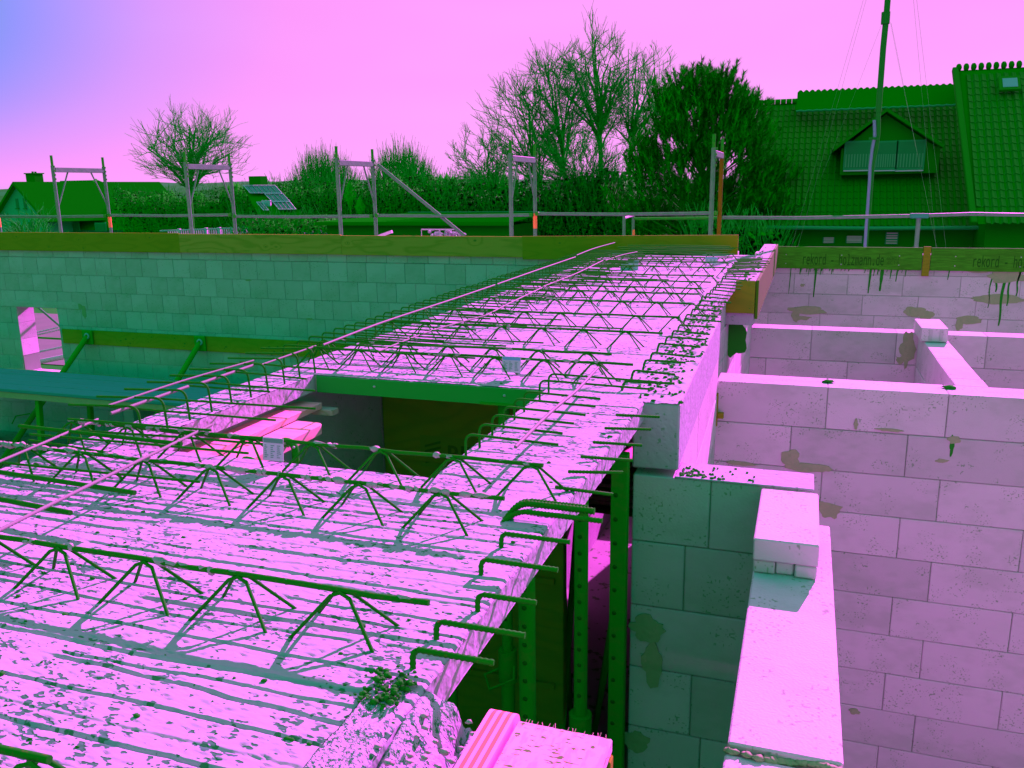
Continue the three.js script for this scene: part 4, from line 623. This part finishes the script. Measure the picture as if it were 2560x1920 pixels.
function crownTree(label, o) {                              // trunk, limbs, branches and twigs filling a rounded crown
  const c = onZ(o.base, 600, o.z); c.y = o.y0; const R = rng(o.seed), t = thing('bare_tree', label, 'tree', c, o.group), k = -o.z / CAM.f, cc = onZ(o.cx, o.cy, o.z).sub(c), rx = o.rx * k, ry = o.ry * k, tr = new G(), cr = new G(), q = o.thin || 1;
  const fork = V(cc.x * .35, Math.max(.8, cc.y - ry * (o.fork ?? .95)), 0);
  const bow = (a, b, w) => { const L = a.distanceTo(b), m1 = a.clone().lerp(b, .35).add(V((R() - .5) * w * L, (R() - .1) * w * L, (R() - .5) * w * L)), m2 = a.clone().lerp(b, .7).add(V((R() - .5) * w * L, R() * w * L * .8, (R() - .5) * w * L)); return [a, m1, m2, b]; };
  const inside = (f, lo) => { for (;;) { const p = V(R() * 2 - 1, R() * 2 - 1, R() * 2 - 1), d = p.length(); if (d < 1 && d > lo) return V(cc.x + p.x * rx * f, cc.y + p.y * ry * f, p.z * rx * f * .8); } };
  tr.tube([V(0, 0, 0), V(fork.x * .4, fork.y * .5, 0), fork, fork.clone().lerp(V(cc.x, cc.y + ry * .55, 0), .5), V(cc.x, cc.y + ry * .6, 0)], u => lerp(o.r, o.r * .12, u), 8, false);
  for (let i = 0; i < o.limbs; i++) { const e = inside(.75, .4), s = fork.clone().lerp(V(cc.x, cc.y + ry * .4, 0), clamp((e.y - fork.y) / (2.2 * ry) * .75 * R() + .0)), P = bow(s, e, .13), r0 = o.r * (.3 + .2 * R()); cr.tube(P, u => lerp(r0, r0 * .4, u), 5, false);
    for (let j = 0; j < o.subs; j++) { const w = .2 + .8 * R(), f = w * 3, n = Math.min(2, Math.floor(f)), a = P[n].clone().lerp(P[n + 1], f - n), d = a.clone().sub(cc).multiplyScalar(1); let b = null; for (let z = 0; z < 7; z++) { const p = inside(1, .55); if (p.y > a.y - ry * .15 && (!b || p.distanceTo(a) < b.distanceTo(a))) b = p; } b ??= inside(1, .6); const out = b.clone().sub(a).normalize().add(V(0, .35, 0)).normalize(), L = a.distanceTo(b), S = bow(a, b, .12); cr.tube(S, u => lerp(r0 * .3, .012 * q, u), 3, false);
      for (let m = 0; m < o.twigs; m++) { const g = .25 + .75 * R(), h = g * 3, n2 = Math.min(2, Math.floor(h)), p = S[n2].clone().lerp(S[n2 + 1], h - n2), dir = out.clone().add(V((R() - .5) * 1.3, (R() - .2) * .9, (R() - .5) * 1.3)).normalize(), l = (.08 + .13 * R()) * (rx + ry) * .8, e2 = p.clone().addScaledVector(dir, l); cr.tube([p, p.clone().lerp(e2, .5).add(V(0, l * .06, 0)), e2], u => lerp(.01, .0055, u) * q, 3, false); if (m % 2) { const p2 = p.clone().lerp(e2, .5); cr.tube([p2, p2.clone().addScaledVector(dir.clone().add(V((R() - .5) * 1.4, .3, (R() - .5))).normalize(), l * .5)], .006 * q, 3, false); } } } }
  part('trunk', tr, M.bark, t); part('branches', cr, M.twig, t); return t;
}
{ // bare trees
  crownTree('broad leafless tree between the two left scaffold frames', { base: 478, z: -46, y0: -5, cx: 480, cy: 378, rx: 205, ry: 122, r: .24, limbs: 24, subs: 8, twigs: 8, seed: 11, fork: 1.05, thin: 1.25 });
  domeShrub('leafless bushy tree left of the framed scaffold bay', 818, -58, 190, 372, 21); domeShrub('leafless bushy tree right of the framed scaffold bay', 1012, -54, 190, 360, 31);
  const g = 'tall bare trees behind the brush';
  crownTree('tallest straight leafless tree behind the brush', { base: 1508, z: -36, y0: -4, cx: 1486, cy: 215, rx: 128, ry: 170, r: .15, limbs: 24, subs: 7, twigs: 7, seed: 41, fork: .9, group: g });
  crownTree('leafless tree whose crown touches the pine', { base: 1565, z: -37, y0: -4, cx: 1590, cy: 240, rx: 105, ry: 150, r: .12, limbs: 20, subs: 6, twigs: 7, seed: 43, group: g });
  crownTree('dense leafless tree in the middle of the bare group', { base: 1430, z: -35, y0: -4, cx: 1380, cy: 265, rx: 130, ry: 160, r: .12, limbs: 22, subs: 8, twigs: 7, seed: 45, fork: 1.1, group: g });
  crownTree('leaning leafless tree at the side of the bare group', { base: 1390, z: -34, y0: -4, cx: 1295, cy: 320, rx: 135, ry: 160, r: .1, limbs: 22, subs: 7, twigs: 7, seed: 47, fork: 1.1, group: g });
  crownTree('low leafless tree left of the tall bare trees', { base: 1260, z: -37, y0: -4, cx: 1205, cy: 400, rx: 105, ry: 90, r: .08, limbs: 18, subs: 7, twigs: 8, seed: 49, fork: 1.1 });
  crownTree('thin leafless top rising behind the pine', { base: 1640, z: -41, y0: -4, cx: 1632, cy: 180, rx: 62, ry: 95, r: .07, limbs: 9, subs: 5, twigs: 6, seed: 51, fork: 1.2, group: g });
  crownTree('small bare tree filling the gap below the tall bare trees', { base: 1470, z: -33, y0: -4, cx: 1450, cy: 420, rx: 160, ry: 85, r: .06, limbs: 22, subs: 7, twigs: 8, seed: 53, fork: 1.1 });
  for (const [px, k] of [[85, 1], [108, 2], [128, 3], [150, 4]]) { const q = onZ(px, 850, -23.5 - k * .6); q.y = -3.05; branchTree('roadside_tree', 'small bare roadside tree seen through the wall window', q, 3.4, { seed: 200 + k, trunk: .6, r: .06, rmin: .012, lev: 3, kids: [6, 4, 3], first: .3, spread: .5, wig: .3, lift: .15, fall: .5, group: 'roadside trees seen through the window' }); }
}
{ // pine
  const c = onZ(1745, 600, -28), R = rng(71), t = thing('pine_tree', 'dense dark pine with upright shoots beside the tiled house', 'tree', V(c.x, -3.6, -28)); const tk = new G(), n1 = new G(), n2 = new G();
  tk.tube([V(0, 0, 0), V(.1, 3, 0), V(0, 7, 0)], t2 => .2 * (1 - .8 * t2), 8);
  const env = (y, an) => { const u = clamp((y - .2) / 7.3); return 2.55 * Math.pow(clamp(1 - Math.pow(u, 2.6)), .5) * (.72 + .28 * smooth(0, .35, u)) * (.7 + .6 * vnoise(an * 2.1 + 9, y * 1.1, 5)); };
  const tuft = (g, p, d, L, n) => { for (let k = 0; k < n; k++) { const s = R(), a = R() * 6.283, q = p.clone().addScaledVector(d, L * s), o = V(Math.cos(a), .15, Math.sin(a)); o.addScaledVector(d, 1.0 - o.dot(d)).normalize(); const e = q.clone().addScaledVector(o, .14 + .1 * R()), w = d.clone().cross(o).normalize().multiplyScalar(.017); const i = g.v(q.x - w.x, q.y - w.y, q.z - w.z, o.x, o.y, o.z, 0, 0); g.v(q.x + w.x, q.y + w.y, q.z + w.z, o.x, o.y, o.z, 0, 0); g.v(e.x, e.y, e.z, o.x, o.y, o.z, 0, 0); g.i.push(i, i + 1, i + 2); } };
  for (let k = 0; k < 210; k++) { const y = .3 + 7.0 * Math.pow((k + R()) / 210, .82), an = R() * 6.283, rr = env(y, an) * Math.sqrt(.3 + .7 * R()), c2 = V(Math.cos(an) * rr, y, Math.sin(an) * rr * .85), m = k % 2 ? n1 : n2, sp = .24 + .22 * R();
    tk.tube([V(0, Math.max(.3, y - 1.2), 0), V(c2.x * .55, y - .5, c2.z * .55), c2], q => lerp(.035, .012, q), 4, false);
    for (let j = 0; j < 15; j++) { const p = c2.clone().add(V((R() - .5) * 2.2 * sp, (R() - .45) * 1.5 * sp, (R() - .5) * 2.2 * sp)); tuft(m, p, V(Math.cos(an) * .3 + (R() - .5) * .3, 1, Math.sin(an) * .3 + (R() - .5) * .3).normalize(), .3 + .28 * R(), 44); } }
  part('trunk', tk, M.bark, t); part('crown', n1, M.needle, t); part('crown', n2, M.needle2, t);
}
function brush(name, label, x0, x1, z, topf, bot, dens, seed, group, leafm = M.hedge) {  // dense brush: core, many leaf sized faces and sticks
  const t = thing(name, label, 'hedge', V(0, 0, 0), group), R = rng(seed), lf = new G(), st = new G(), co = new G(), n = 40;
  for (let k = 0; k < n; k++) { const xa = lerp(x0, x1, k / n), xb = lerp(x0, x1, (k + 1) / n), h = topf((k + .5) / n) - .45; co.blob(V((xa + xb) / 2, (h + bot) / 2, z - .8), (xb - xa) * 1.1, Math.max(.3, (h - bot) / 2), .9, .35, k + seed, 8, 8); }
  for (let k = 0; k < dens; k++) { const u = R(), x = lerp(x0, x1, u), y = lerp(bot, topf(u), Math.pow(R(), .7)), zz = z + (R() - .3) * 1.6, s = .035 + .05 * R(), a = R() * 6.28, b = R() * 3.14 - 1.57, ux = Math.cos(a) * s, uz = Math.sin(a) * s, vy = Math.cos(b) * s, vx = Math.sin(b) * s; const i = lf.v(x - ux, y, zz - uz, 0, .5, 1, 0, 0); lf.v(x + ux, y, zz + uz, 0, .5, 1, 0, 0); lf.v(x + vx, y + vy, zz, 0, .5, 1, 0, 0); lf.v(x - vx * .6, y - vy * .7, zz, 0, .5, 1, 0, 0); lf.i.push(i, i + 1, i + 2, i, i + 3, i + 1); }
  for (let k = 0; k < dens / 9; k++) { const u = R(), x = lerp(x0, x1, u), y = lerp(bot, topf(u), Math.pow(R(), .5)), zz = z + R() * 1.2, L = .5 + .9 * R(); st.bar(V(x, y - .4, zz), V(x + (R() - .5) * L, y + L * .55, zz), .009, 3); }
  part('core', co, M.hedge_core, t); part('leaves', lf, leafm, t).userData.kind = 'stuff'; part('sticks', st, M.twig, t).userData.kind = 'stuff'; return t;
}
{ const X = (px, z) => onZ(px, 520, z).x, Y = (px, py, z) => onZ(px, py, z).y;
  { const z = -33; brush('brush_hedge', 'dark mass of brush below the tall bare trees', X(1120, z), X(1920, z), z, u => Y(1500, 445 + 14 * Math.sin(u * 9) + 20 * (vnoise(u * 14, 1, 3) - .5), z), -4, 26000, 81); }
  { const z = -44; brush('brush_hedge', 'dark hedge below the two leafless bushy trees', X(690, z), X(1290, z), z, u => Y(950, 452 - 10 * u + 14 * (vnoise(u * 12, 2, 5) - .5), z), -5, 22000, 83); }
  { const z = -52; brush('brush_hedge', 'dark shrubs at the foot of the broad bare tree', X(300, z), X(720, z), z, u => Y(500, 478 + 26 * (vnoise(u * 9, 3, 7) - .5), z), -6, 15000, 85); }
  { const z = -34; brush('ivy_hedge', 'low leafy hedge below the solar roof', X(600, z), X(830, z), z, u => Y(700, 540 + 10 * (vnoise(u * 9, 4, 9) - .5), z), -5, 6000, 87, undefined, M.hedge2); }
  { const z = -24; brush('roadside_hedge', 'rough hedge across the road seen through the wall window', X(20, z), X(200, z), z, u => Y(110, 770 + 8 * (vnoise(u * 9, 6, 13) - .5), z), -3.1, 3000, 91); }
  { const z = -24; brush('ivy_hedge', 'low dark hedge between the pine and the tiled house', X(1740, z), X(1960, z), z, u => Y(1850, 560 + 24 * u + 14 * (vnoise(u * 9, 5, 11) - .5), z), -3.2, 6000, 89); }
  { const z = -40; for (const [px, py, rx, ry, l] of [[875, 490, .35, .7, 'flag shaped conifer tip before the hedge'], [900, 520, .3, .5, 'small round shrub by the conifer tip']]) { const c = onZ(px, py, z), t = thing('small_conifer', l, 'shrub', c), g = new G(), R = rng(px); for (let k = 0; k < 700; k++) { const y = R() * 2 - 1, rr = rx * (1 - Math.abs(y)) * Math.sqrt(R()), a = R() * 6.28, p = V(Math.cos(a) * rr, y * ry, Math.sin(a) * rr); const i = g.v(p.x - .02, p.y, p.z, 0, .3, 1, 0, 0); g.v(p.x + .02, p.y, p.z, 0, .3, 1, 0, 0); g.v(p.x, p.y + .12, p.z, 0, .3, 1, 0, 0); g.i.push(i, i + 1, i + 2); } part('foliage', g, M.hedge2, t); part('stem', new G().bar(V(0, -ry - 3.5, 0), V(0, ry * .8, 0), .04, 6), M.bark, t); } }
}
// ---------------------------------------------------------------- houses
function tileGeo(w, l) { // one pantile: S profile, with a lip at its lower end; y along the slope upward, z outward
  const g = new G(), n = 6, prof = u => .028 * Math.sin(u * 6.283 + .6) + .018 * Math.cos(u * 6.283 * 2); for (let j = 0; j < 2; j++) for (let i = 0; i <= n; i++) g.v(w * i / n, j * l, prof(i / n) + (j ? 0 : .022), 0, 0, 1, 0, 0);
  for (let i = 0; i < n; i++) g.i.push(i, i + 1, i + n + 1, i + 1, i + n + 2, i + n + 1);
  const s = g.p.length / 3; for (let j = 0; j < 2; j++) for (let i = 0; i <= n; i++) g.v(w * i / n, 0, prof(i / n) + (j ? 0 : .022), 0, -1, 0, 0, 0); for (let i = 0; i < n; i++) g.i.push(s + i, s + i + n + 1, s + i + 1, s + i + 1, s + i + n + 1, s + i + n + 2); return g.geo(true);
}
function tiledRoof(parent, origin, ex, ey, nCols, nRows, w, l, mat, keep, quota) { // keep(i, j) true where tiles lie; the first quota (nearest the eave rows shown largest) are parts, the rest one stuff part
  const ez = ex.clone().cross(ey), T = tileGeo(w, l * 1.12), rot = new THREE.Matrix4().makeBasis(ex, ey, ez), all = []; for (let j = 0; j < nRows; j++) for (let i = 0; i < nCols; i++) if (keep(i, j)) all.push([i, j]);
  const rest = all.slice(quota), inst = new THREE.InstancedMesh(T, mat, Math.max(1, rest.length)); let n = 0;
  all.slice(0, quota).forEach(([i, j]) => { const m = part('roof_tile', T, mat, parent); m.matrixAutoUpdate = true; m.quaternion.setFromRotationMatrix(rot); m.position.copy(origin).addScaledVector(ex, i * w).addScaledVector(ey, j * l).addScaledVector(ez, .01); });
  for (const [i, j] of rest) { const m = rot.clone(); m.setPosition(origin.clone().addScaledVector(ex, i * w).addScaledVector(ey, j * l).addScaledVector(ez, .01)); inst.setMatrixAt(n++, m); } inst.name = 'roof_tiles'; inst.userData.kind = 'stuff'; shade(inst); if (rest.length) parent.add(inst);
}
{ // tiled house on the right
  const t = thing('tiled_house', 'large house with dark wavy roof tiles and a gabled dormer', 'house', V(0, 0, 0));
  const zR = -32, zE = -27.3, rL = onZ(1890, 262, zR), rM = onZ(1995, 236, zR), rR = onZ(2400, 206, zR), eL = onZ(1870, 566, zE);
  const yR = onZ(2190, 250, zR).y, yE = eL.y, x0 = onZ(1880, 400, -30).x, x1 = onZ(2480, 400, -30).x;
  const ex = V(1, 0, 0), ey = V(0, yR - yE, zR - zE), L = ey.length(); ey.normalize(); const o = V(x0, yE, zE), w = .185, l = .3, nC = Math.floor((x1 - x0) / w), nR = Math.floor(L / l);
  part('roof_deck', new G().face([V(x0, yE, zE), V(x1, yE, zE), V(x1, yR, zR), V(x0, yR, zR)]).face([V(x0, yR, zR), V(x1, yR, zR), V(x1, yE, zR - 4.7), V(x0, yE, zR - 4.7)]), M.roof_plain, t);
  // dormer
  const zD = -28.6, dq = (x, y) => onZ(x, y, zD), a = dq(2082, 372), b = dq(2355, 362), ap = dq(2216, 272), bl = dq(2100, 438), br = dq(2345, 432);
  const inD = (x, y) => x > a.x - .1 && x < b.x + .1 && y > bl.y - .2;
  tiledRoof(t, o, ex, ey, nC, nR, w, l, M.roof_tile, (i, j) => { const p = o.clone().addScaledVector(ex, (i + .5) * w).addScaledVector(ey, (j + .5) * l); return !(p.x > bl.x + .05 && p.x < br.x - .2 && p.y > bl.y - .05 && p.y < ap.y - 1.0); }, 280);
  part('wall', new G().box(x0 + .4, x1, -4, yE - .05, zE - 9, zE - .5, 0), M.house_green, t);
  const gt = part('gutter', new G().tube([V(x0 - .2, yE - .02, zE + .1), V((x0 + x1) / 2, yE - .05, zE + .1), V(x1 + .2, yE - .02, zE + .1)], .06, 8), M.frame_teal, t);
  // raised upper roof strip with scalloped ridge
  const ur = new G(), yS = onZ(2190, 270, -30.6).y, zS = -30.6; const sc = []; const sx0 = rM.x, sx1 = rR.x; for (let x = sx0; x <= sx1; x += .046) sc.push(V(x, onZ(2190, 222, -31).y + .07 * Math.abs(Math.sin((x - sx0) / w * Math.PI)), -31)); for (let k = 0; k < sc.length - 1; k++) ur.face([V(sc[k].x, yS, zS), V(sc[k + 1].x, yS, zS), sc[k + 1], sc[k]]); ur.face([V(sx0, yS, zS), sc[0], V(sx0, yS - .3, zS - 2)]); part('upper_roof', ur, M.roof_plain, t);
  part('ridge_line', new G().tube(Array.from({ length: 40 }, (_, k) => V(lerp(sx0, sx1, k / 39), yS - .02 + .02 * (k % 2), zS + .06)), .035, 6), M.frame_teal, t);
  { const cap = new G(); for (let x = x0; x < sx0; x += w) cap.tube([V(x, yR + .06, zR), V(x + w * .92, yR + .06, zR)], .1, 8); part('ridge_caps', cap, M.roof_plain, t); }
  const dr = part('dormer', new G().face([bl, br, b.clone().add(V(-.15, -.6, 0)), ap.clone().add(V(0, -.15, 0)), a.clone().add(V(.25, -.6, 0))].map((p, k) => V(p.x, p.y + (k === 2 || k === 4 ? .55 : 0), zD))), M.house_green, t);
  const bk = V(0, 0, -3.2), dt = .1; for (const [p, q] of [[a, ap], [ap, b]]) { const g = new G(), e = V(0, dt, 0), P = [p, q].map(v => V(v.x, v.y, zD + .35)), Bk = P.map(v => v.clone().add(bk)); g.face([P[0], P[1], Bk[1], Bk[0]]); g.face([P[0].clone().sub(e), P[1].clone().sub(e), P[1], P[0]]); g.face([P[0].clone().sub(e), Bk[0].clone().sub(e), Bk[1].clone().sub(e), P[1].clone().sub(e)]); part('dormer_roof', g, M.house_green, dr); }
  part('dormer_cheek', new G().box(bl.x, bl.x + .1, bl.y, a.y, zD - 2.5, zD - .01), M.house_green, dr); part('dormer_cheek', new G().box(br.x - .1, br.x, br.y, b.y, zD - 2.5, zD - .01), M.house_green, dr);
  for (const [xa, xb, ya, yb] of [[2116, 2172, 357, 420], [2192, 2237, 357, 420], [2246, 2305, 355, 420]]) { const p = dq(xa, ya), q = dq(xb, yb), f = part('window', new G().box(p.x - .05, q.x + .05, q.y - .05, p.y + .05, zD, zD + .05, .01), M.frame_teal, t); part('pane', new G().box(p.x, q.x, q.y, p.y, zD + .052, zD + .058), M.glass_dark, f); const cu = new G(), n = 9; for (let k = 0; k < n; k++) { const x = lerp(p.x + .02, q.x - .02, k / (n - 1)); cu.box(x - .018, x + .018, q.y + .03, lerp(q.y, p.y, .55), zD + .0585, zD + .066); } part('curtain', cu, M.curtain, f); part('sill', new G().box(p.x - .03, q.x + .03, q.y - .09, q.y - .055, zD + .05, zD + .1), M.white_paint, f); }
  { const p = onZ(2370, 432, -27.2); }
  // lower windows under the eave
  for (const [xa, xb, ya, yb] of [[2057, 2086, 593, 608], [2115, 2156, 590, 608], [2214, 2244, 580, 611], [2536, 2570, 592, 615]]) { const zw = zE - .5, p = onZ(xa, ya, zw), q = onZ(xb, yb, zw), f = part('window', new G().box(p.x, q.x, q.y, p.y, zw + .002, zw + .05, .006), M.frame_teal, t); const R = rng(xa), g = new G(); for (let k = 0; k < 5; k++) { const y = lerp(q.y, p.y, (k + .3) / 5); g.box(p.x + .03, q.x - .03, y, y + .025 + .02 * R(), zw + .051, zw + .058); } part('blind', g, M.galv_top, f); }
  // taller roof on the far right
  const h2 = thing('tiled_house', 'taller tiled roof with a skylight at the edge of the view', 'house', V(0, 0, 0)), zR2 = -30, zE2 = -25.5, yR2 = onZ(2480, 172, zR2).y, yE2 = onZ(2480, 560, zE2).y, ey2 = V(0, yR2 - yE2, zR2 - zE2), L2 = ey2.length(); ey2.normalize(); const xa = onZ(2396, 180, zR2).x, xe = onZ(2448, 530, zE2).x, xr = onZ(2720, 300, -28).x, o2 = V(Math.min(xa, xe) - .2, yE2, zE2), nR2 = Math.floor(L2 / .3), nC2 = Math.floor((xr - o2.x) / .2);
  part('roof_deck', new G().face([V(xe, yE2, zE2), V(xr, yE2, zE2), V(xr, yR2, zR2), V(xa, yR2, zR2)]), M.roof_plain, h2);
  tiledRoof(h2, o2, V(1, 0, 0), ey2, nC2, nR2, .2, .3, M.roof_tile2, (i, j) => o2.x + i * .2 > lerp(xe, xa, j / nR2), 280);
  part('verge', new G().beam(V(xe - .1, yE2, zE2), V(xa - .1, yR2 + .05, zR2), .16, .16, .02), M.house_green, h2); part('wall', new G().box(xe + .3, xr, -4, yE2, zE2 - 6, zE2 - .6), M.house_green, h2);
  { const cap = new G(); for (let x = xa; x < xr; x += .2) cap.blob(V(x, yR2 + .08, zR2), .08, .12, .1, .1, 3, 8, 6); part('ridge_caps', cap, M.roof_plain, h2); }
  { const c = onZ(2518, 214, -29.4), s = part('skylight', new G().box(-.28, .28, -.3, .3, 0, .08, .01), M.house_green, h2); s.position.copy(c); s.quaternion.setFromRotationMatrix(new THREE.Matrix4().makeBasis(V(1, 0, 0), ey2, V(1, 0, 0).cross(ey2))); s.position.z += .25; part('pane', new G().box(-.18, .2, -.2, .18, .082, .09), M.blue_panel, s); }
}
{ // gabled house on the left
  const z = -62, Q = (x, y, d = 0) => onZ(x, y, z - d), t = thing('gabled_house', 'gabled house with teal wall, dark roof and square chimney', 'house', V(0, 0, 0)), ap = Q(44, 462), l = Q(-30, 585), r = Q(118, 548), rb = Q(120, 600), lb = Q(-30, 640);
  part('wall', new G().face([lb, rb, r, ap, l]), M.render_teal, t); part('body', new G().box(l.x + .05, r.x - .05, -9, r.y - .3, z - 11, z - .05), M.render_far, t);
  const bk = V(1.2, 0, -11), ov = V(.0, .28, .5), P = [l, ap, r.clone().add(V(.5, -.5, 0))].map(v => v.clone().add(ov)), B = [l.clone(), ap.clone(), r.clone().add(V(.5, -.5, 0))].map(v => v.add(bk).add(V(5.5, .2, 0)));
  const rf = part('roof', new G().face([P[0], P[1], B[1], B[0]]).face([P[1], P[2], B[2], B[1]]).face([P[0].clone().add(V(0, -.3, 0)), P[1].clone().add(V(0, -.3, 0)), P[1], P[0]]).face([P[1].clone().add(V(0, -.3, 0)), P[2].clone().add(V(0, -.3, 0)), P[2], P[1]]), M.roof_plain, t);
  const c = Q(77, 455, 3); part('chimney', new G().box(c.x - .55, c.x + .55, c.y - .6, c.y + .75, z - 4, z - 3).box(c.x - .65, c.x + .65, c.y + .75, c.y + .85, z - 4.1, z - 2.9).bar(V(c.x - .15, c.y + .85, z - 3.5), V(c.x - .15, c.y + 1.0, z - 3.5), .1, 8).bar(V(c.x + .2, c.y + .85, z - 3.5), V(c.x + .2, c.y + .98, z - 3.5), .1, 8), M.roof_plain, rf); part('flashing', new G().box(c.x - .5, c.x + .7, c.y - .35, c.y - .22, z - 2.98, z - 2.9), M.white_paint, rf);
  for (const [xa, xb, ya, yb, ty] of [[40, 47, 498, 519], [59, 66, 497, 519], [29, 42, 557, 574], [73, 87, 556, 574]]) { const p = Q(xa, ya), q = Q(xb, yb), f = part('window', new G().box(p.x - .06, q.x + .06, q.y - .06, p.y + .06, z + .01, z + .06), M.frame_teal, t); part('pane', new G().box(p.x, q.x, q.y, p.y, z + .062, z + .07), M.glass_dark, f); part('sill', new G().box(p.x - .12, q.x + .12, q.y - .14, q.y - .062, z + .02, z + .14), M.roof_plain, f); }
  // hipped roof wing
  const w = thing('hipped_house', 'house with large dark hipped roof behind the gabled house', 'house', V(0, 0, 0)), z2 = -70, T1 = onZ(150, 452, z2), T2 = onZ(245, 450, z2), E1 = onZ(110, 575, z2 + 5), E2 = onZ(330, 575, z2 + 5); part('roof', new G().face([E1, E2, T2, T1]).face([E2, E2.clone().add(V(1.5, 0, -9)), T2]).face([E1.clone().add(V(0, 0, -9)), E1, T1]), M.roof_plain, w); part('hip_ridge', new G().tube([onZ(158, 543, z2 + 5.3), onZ(200, 496, z2 + 3.4), onZ(240, 450, z2 + .2)], .16, 8), M.hedge2, w); part('wall', new G().box(E1.x + .3, E2.x - .3, -9, E1.y, z2 - 4, z2 + 4.5), M.render_far, w);
  for (const x of [180, 246]) { const p = onZ(x, 556, z2 + 4.6), q = onZ(x + 30, 578, z2 + 4.6), f = part('window', new G().box(p.x, q.x, q.y, p.y, z2 + 5.01, z2 + 5.1), M.frame_teal, w); part('pane', new G().box(p.x + .12, q.x - .12, q.y, p.y - .14, z2 + 5.11, z2 + 5.14), M.glass_dark, f); }
}
{ // solar roof house
  const z = -38, Q = (x, y) => { const d = (y - 467) / (535 - 467); return onZ(x, y, z + d * 2.4); }, t = thing('solar_house', 'low house with pink framed solar panels on its dark roof', 'house', V(0, 0, 0));
  part('roof', new G().face([Q(648, 540), Q(758, 538), Q(690, 464), Q(606, 466)]), M.roof_plain, t); part('wall', new G().box(Q(640, 540).x, Q(750, 540).x, -6, Q(640, 540).y - .1, z - 2, z + 2.2), M.hedge, t); const ch = onZ(640, 458, z - .3); part('chimney', new G().box(ch.x - .35, ch.x + .35, ch.y - .4, ch.y + .35, z - .8, z - .2), M.roof_plain, t);
  const row = (y0, y1, xa0, xa1, xb0, xb1, n) => { for (let k = 0; k < n; k++) { const u0 = k / n, u1 = (k + 1) / n, A = Q(lerp(xb0, xb1, u0), y1), B = Q(lerp(xb0, xb1, u1), y1), C = Q(lerp(xa0, xa1, u1), y0), D = Q(lerp(xa0, xa1, u0), y0), nn = V(0, .12, .1), f = part('solar_panel', new G().face([A, B, C, D].map(v => v.clone().add(nn))), M.solar, t); const e = new G(), pts = [A, B, C, D].map(v => v.clone().add(nn).add(V(0, .03, .03))); for (let q = 0; q < 4; q++) e.bar(pts[q], pts[(q + 1) % 4], .02, 4); part('frame', e, M.white_paint, f); } };
  row(471, 490, 613, 692, 630, 709, 7); row(492, 511, 666, 711, 684, 729, 4); row(512, 531, 686, 729, 702, 744, 4); row(513, 533, 646, 660, 663, 676, 2); const sk = Q(671, 511); part('roof_window', new G().box(sk.x - .25, sk.x + .25, sk.y - .25, sk.y + .2, sk.z + .1, sk.z + .2), M.white_paint, t);
}
{ // flat dark garage, fences and clutter behind the edge board
  const z = -27, t = thing('garage', 'long low building with dark flat roof behind the scaffold rail', 'building', V(0, 0, 0)), a = onZ(790, 600, z), b = onZ(1285, 600, z), y = onZ(1050, 555, z).y, yt = onZ(1050, 532, z - 3.5).y; part('roof', new G().face([V(a.x, y, z), V(b.x, y, z), V(b.x - 0, yt, z - 3.5), V(a.x + 2, yt, z - 3.5)]).face([V(a.x, y - .12, z), V(b.x, y - .12, z), V(b.x, y, z), V(a.x, y, z)]), M.roof_plain, t); part('wall', new G().box(a.x + .3, b.x - .2, -3.3, y - .12, z - 3.4, z - .3), M.house_green, t); part('roof_edge', new G().bar(V(a.x + 2, yt + .02, z - 3.5), V(b.x, yt + .02, z - 3.5), .02, 5), M.frame_teal, t);
  const f = thing('picket_fence', 'white picket fence beyond the scaffold', 'fence', V(0, 0, 0)), zf = -38; const top = px => lerp(576, 566, (px - 400) / 270); for (let k = 0; k < 46; k++) { const px = 420 + k * 5.4, p = onZ(px, top(px) + 2, zf), q = onZ(px, 592, zf); part('picket', new G().box(p.x - .03, p.x + .03, q.y - .6, p.y, zf - .01, zf + .01), M.white_paint, f); } part('top_rail', new G().beam(onZ(400, 577, zf), onZ(612, 569, zf), .06, .07), M.white_paint, f); part('top_rail', new G().beam(onZ(612, 569, zf), onZ(668, 567, zf), .06, .07), M.white_paint, f); for (const px of [448, 515, 548, 580, 612, 642]) { const p = onZ(px, top(px), zf); part('post', new G().box(p.x - .08, p.x + .08, p.y - 2, p.y + .05, zf - .06, zf + .06), M.white_paint, f); }
  const s = thing('panel_fence', 'low fence of pale blue panels beyond the scaffold', 'fence', V(0, 0, 0)), zs = -34; for (let k = 0; k < 5; k++) { const px = 759 + k * 21.5, p = onZ(px, 578 - k * 1.2, zs), q = onZ(px + 16, 582, zs); part('post', new G().box(p.x - .04, p.x + .04, p.y - 1.6, p.y, zs - .03, zs + .03), M.white_paint, s); part('panel', new G().box(p.x + .06, q.x, q.y - .8, q.y, zs - .01, zs + .01), M.blue_panel, s); }
  const c = thing('mesh_crate', 'wire crate of pale rubble behind the edge board', 'crate', onZ(1112, 590, -15)), R = rng(9), g = new G(); for (let k = 0; k < 150; k++) g.blob(V((R() - .5) * .72, -.3 + .4 * R(), (R() - .5) * .4), .02 + .04 * R(), .015 + .02 * R(), .03, .5, k, 6, 4); part('rubble', g, M.concrete, c).userData.kind = 'stuff'; const e = new G(); for (const x of [-.38, 0, .38]) e.bar(V(x, -1.2, .22), V(x, .13, .22), .008, 5); e.bar(V(-.38, .13, .22), V(.38, .13, .22), .012, 5); part('mesh', e, M.galv_top, c); part('sand', new G().box(-.36, .36, -1.2, -.28, -.2, .2), M.hedge_core, c);
  { const p = onZ(955, 588, -14), q = onZ(980, 579, -14); solo('plank', new G().beam(p.clone().add(q.clone().sub(p).multiplyScalar(-6)), q, .05, .05), M.white_paint, 'pale plank end poking up behind the edge board', 'plank'); }
}
renderer.render(scene, camera);
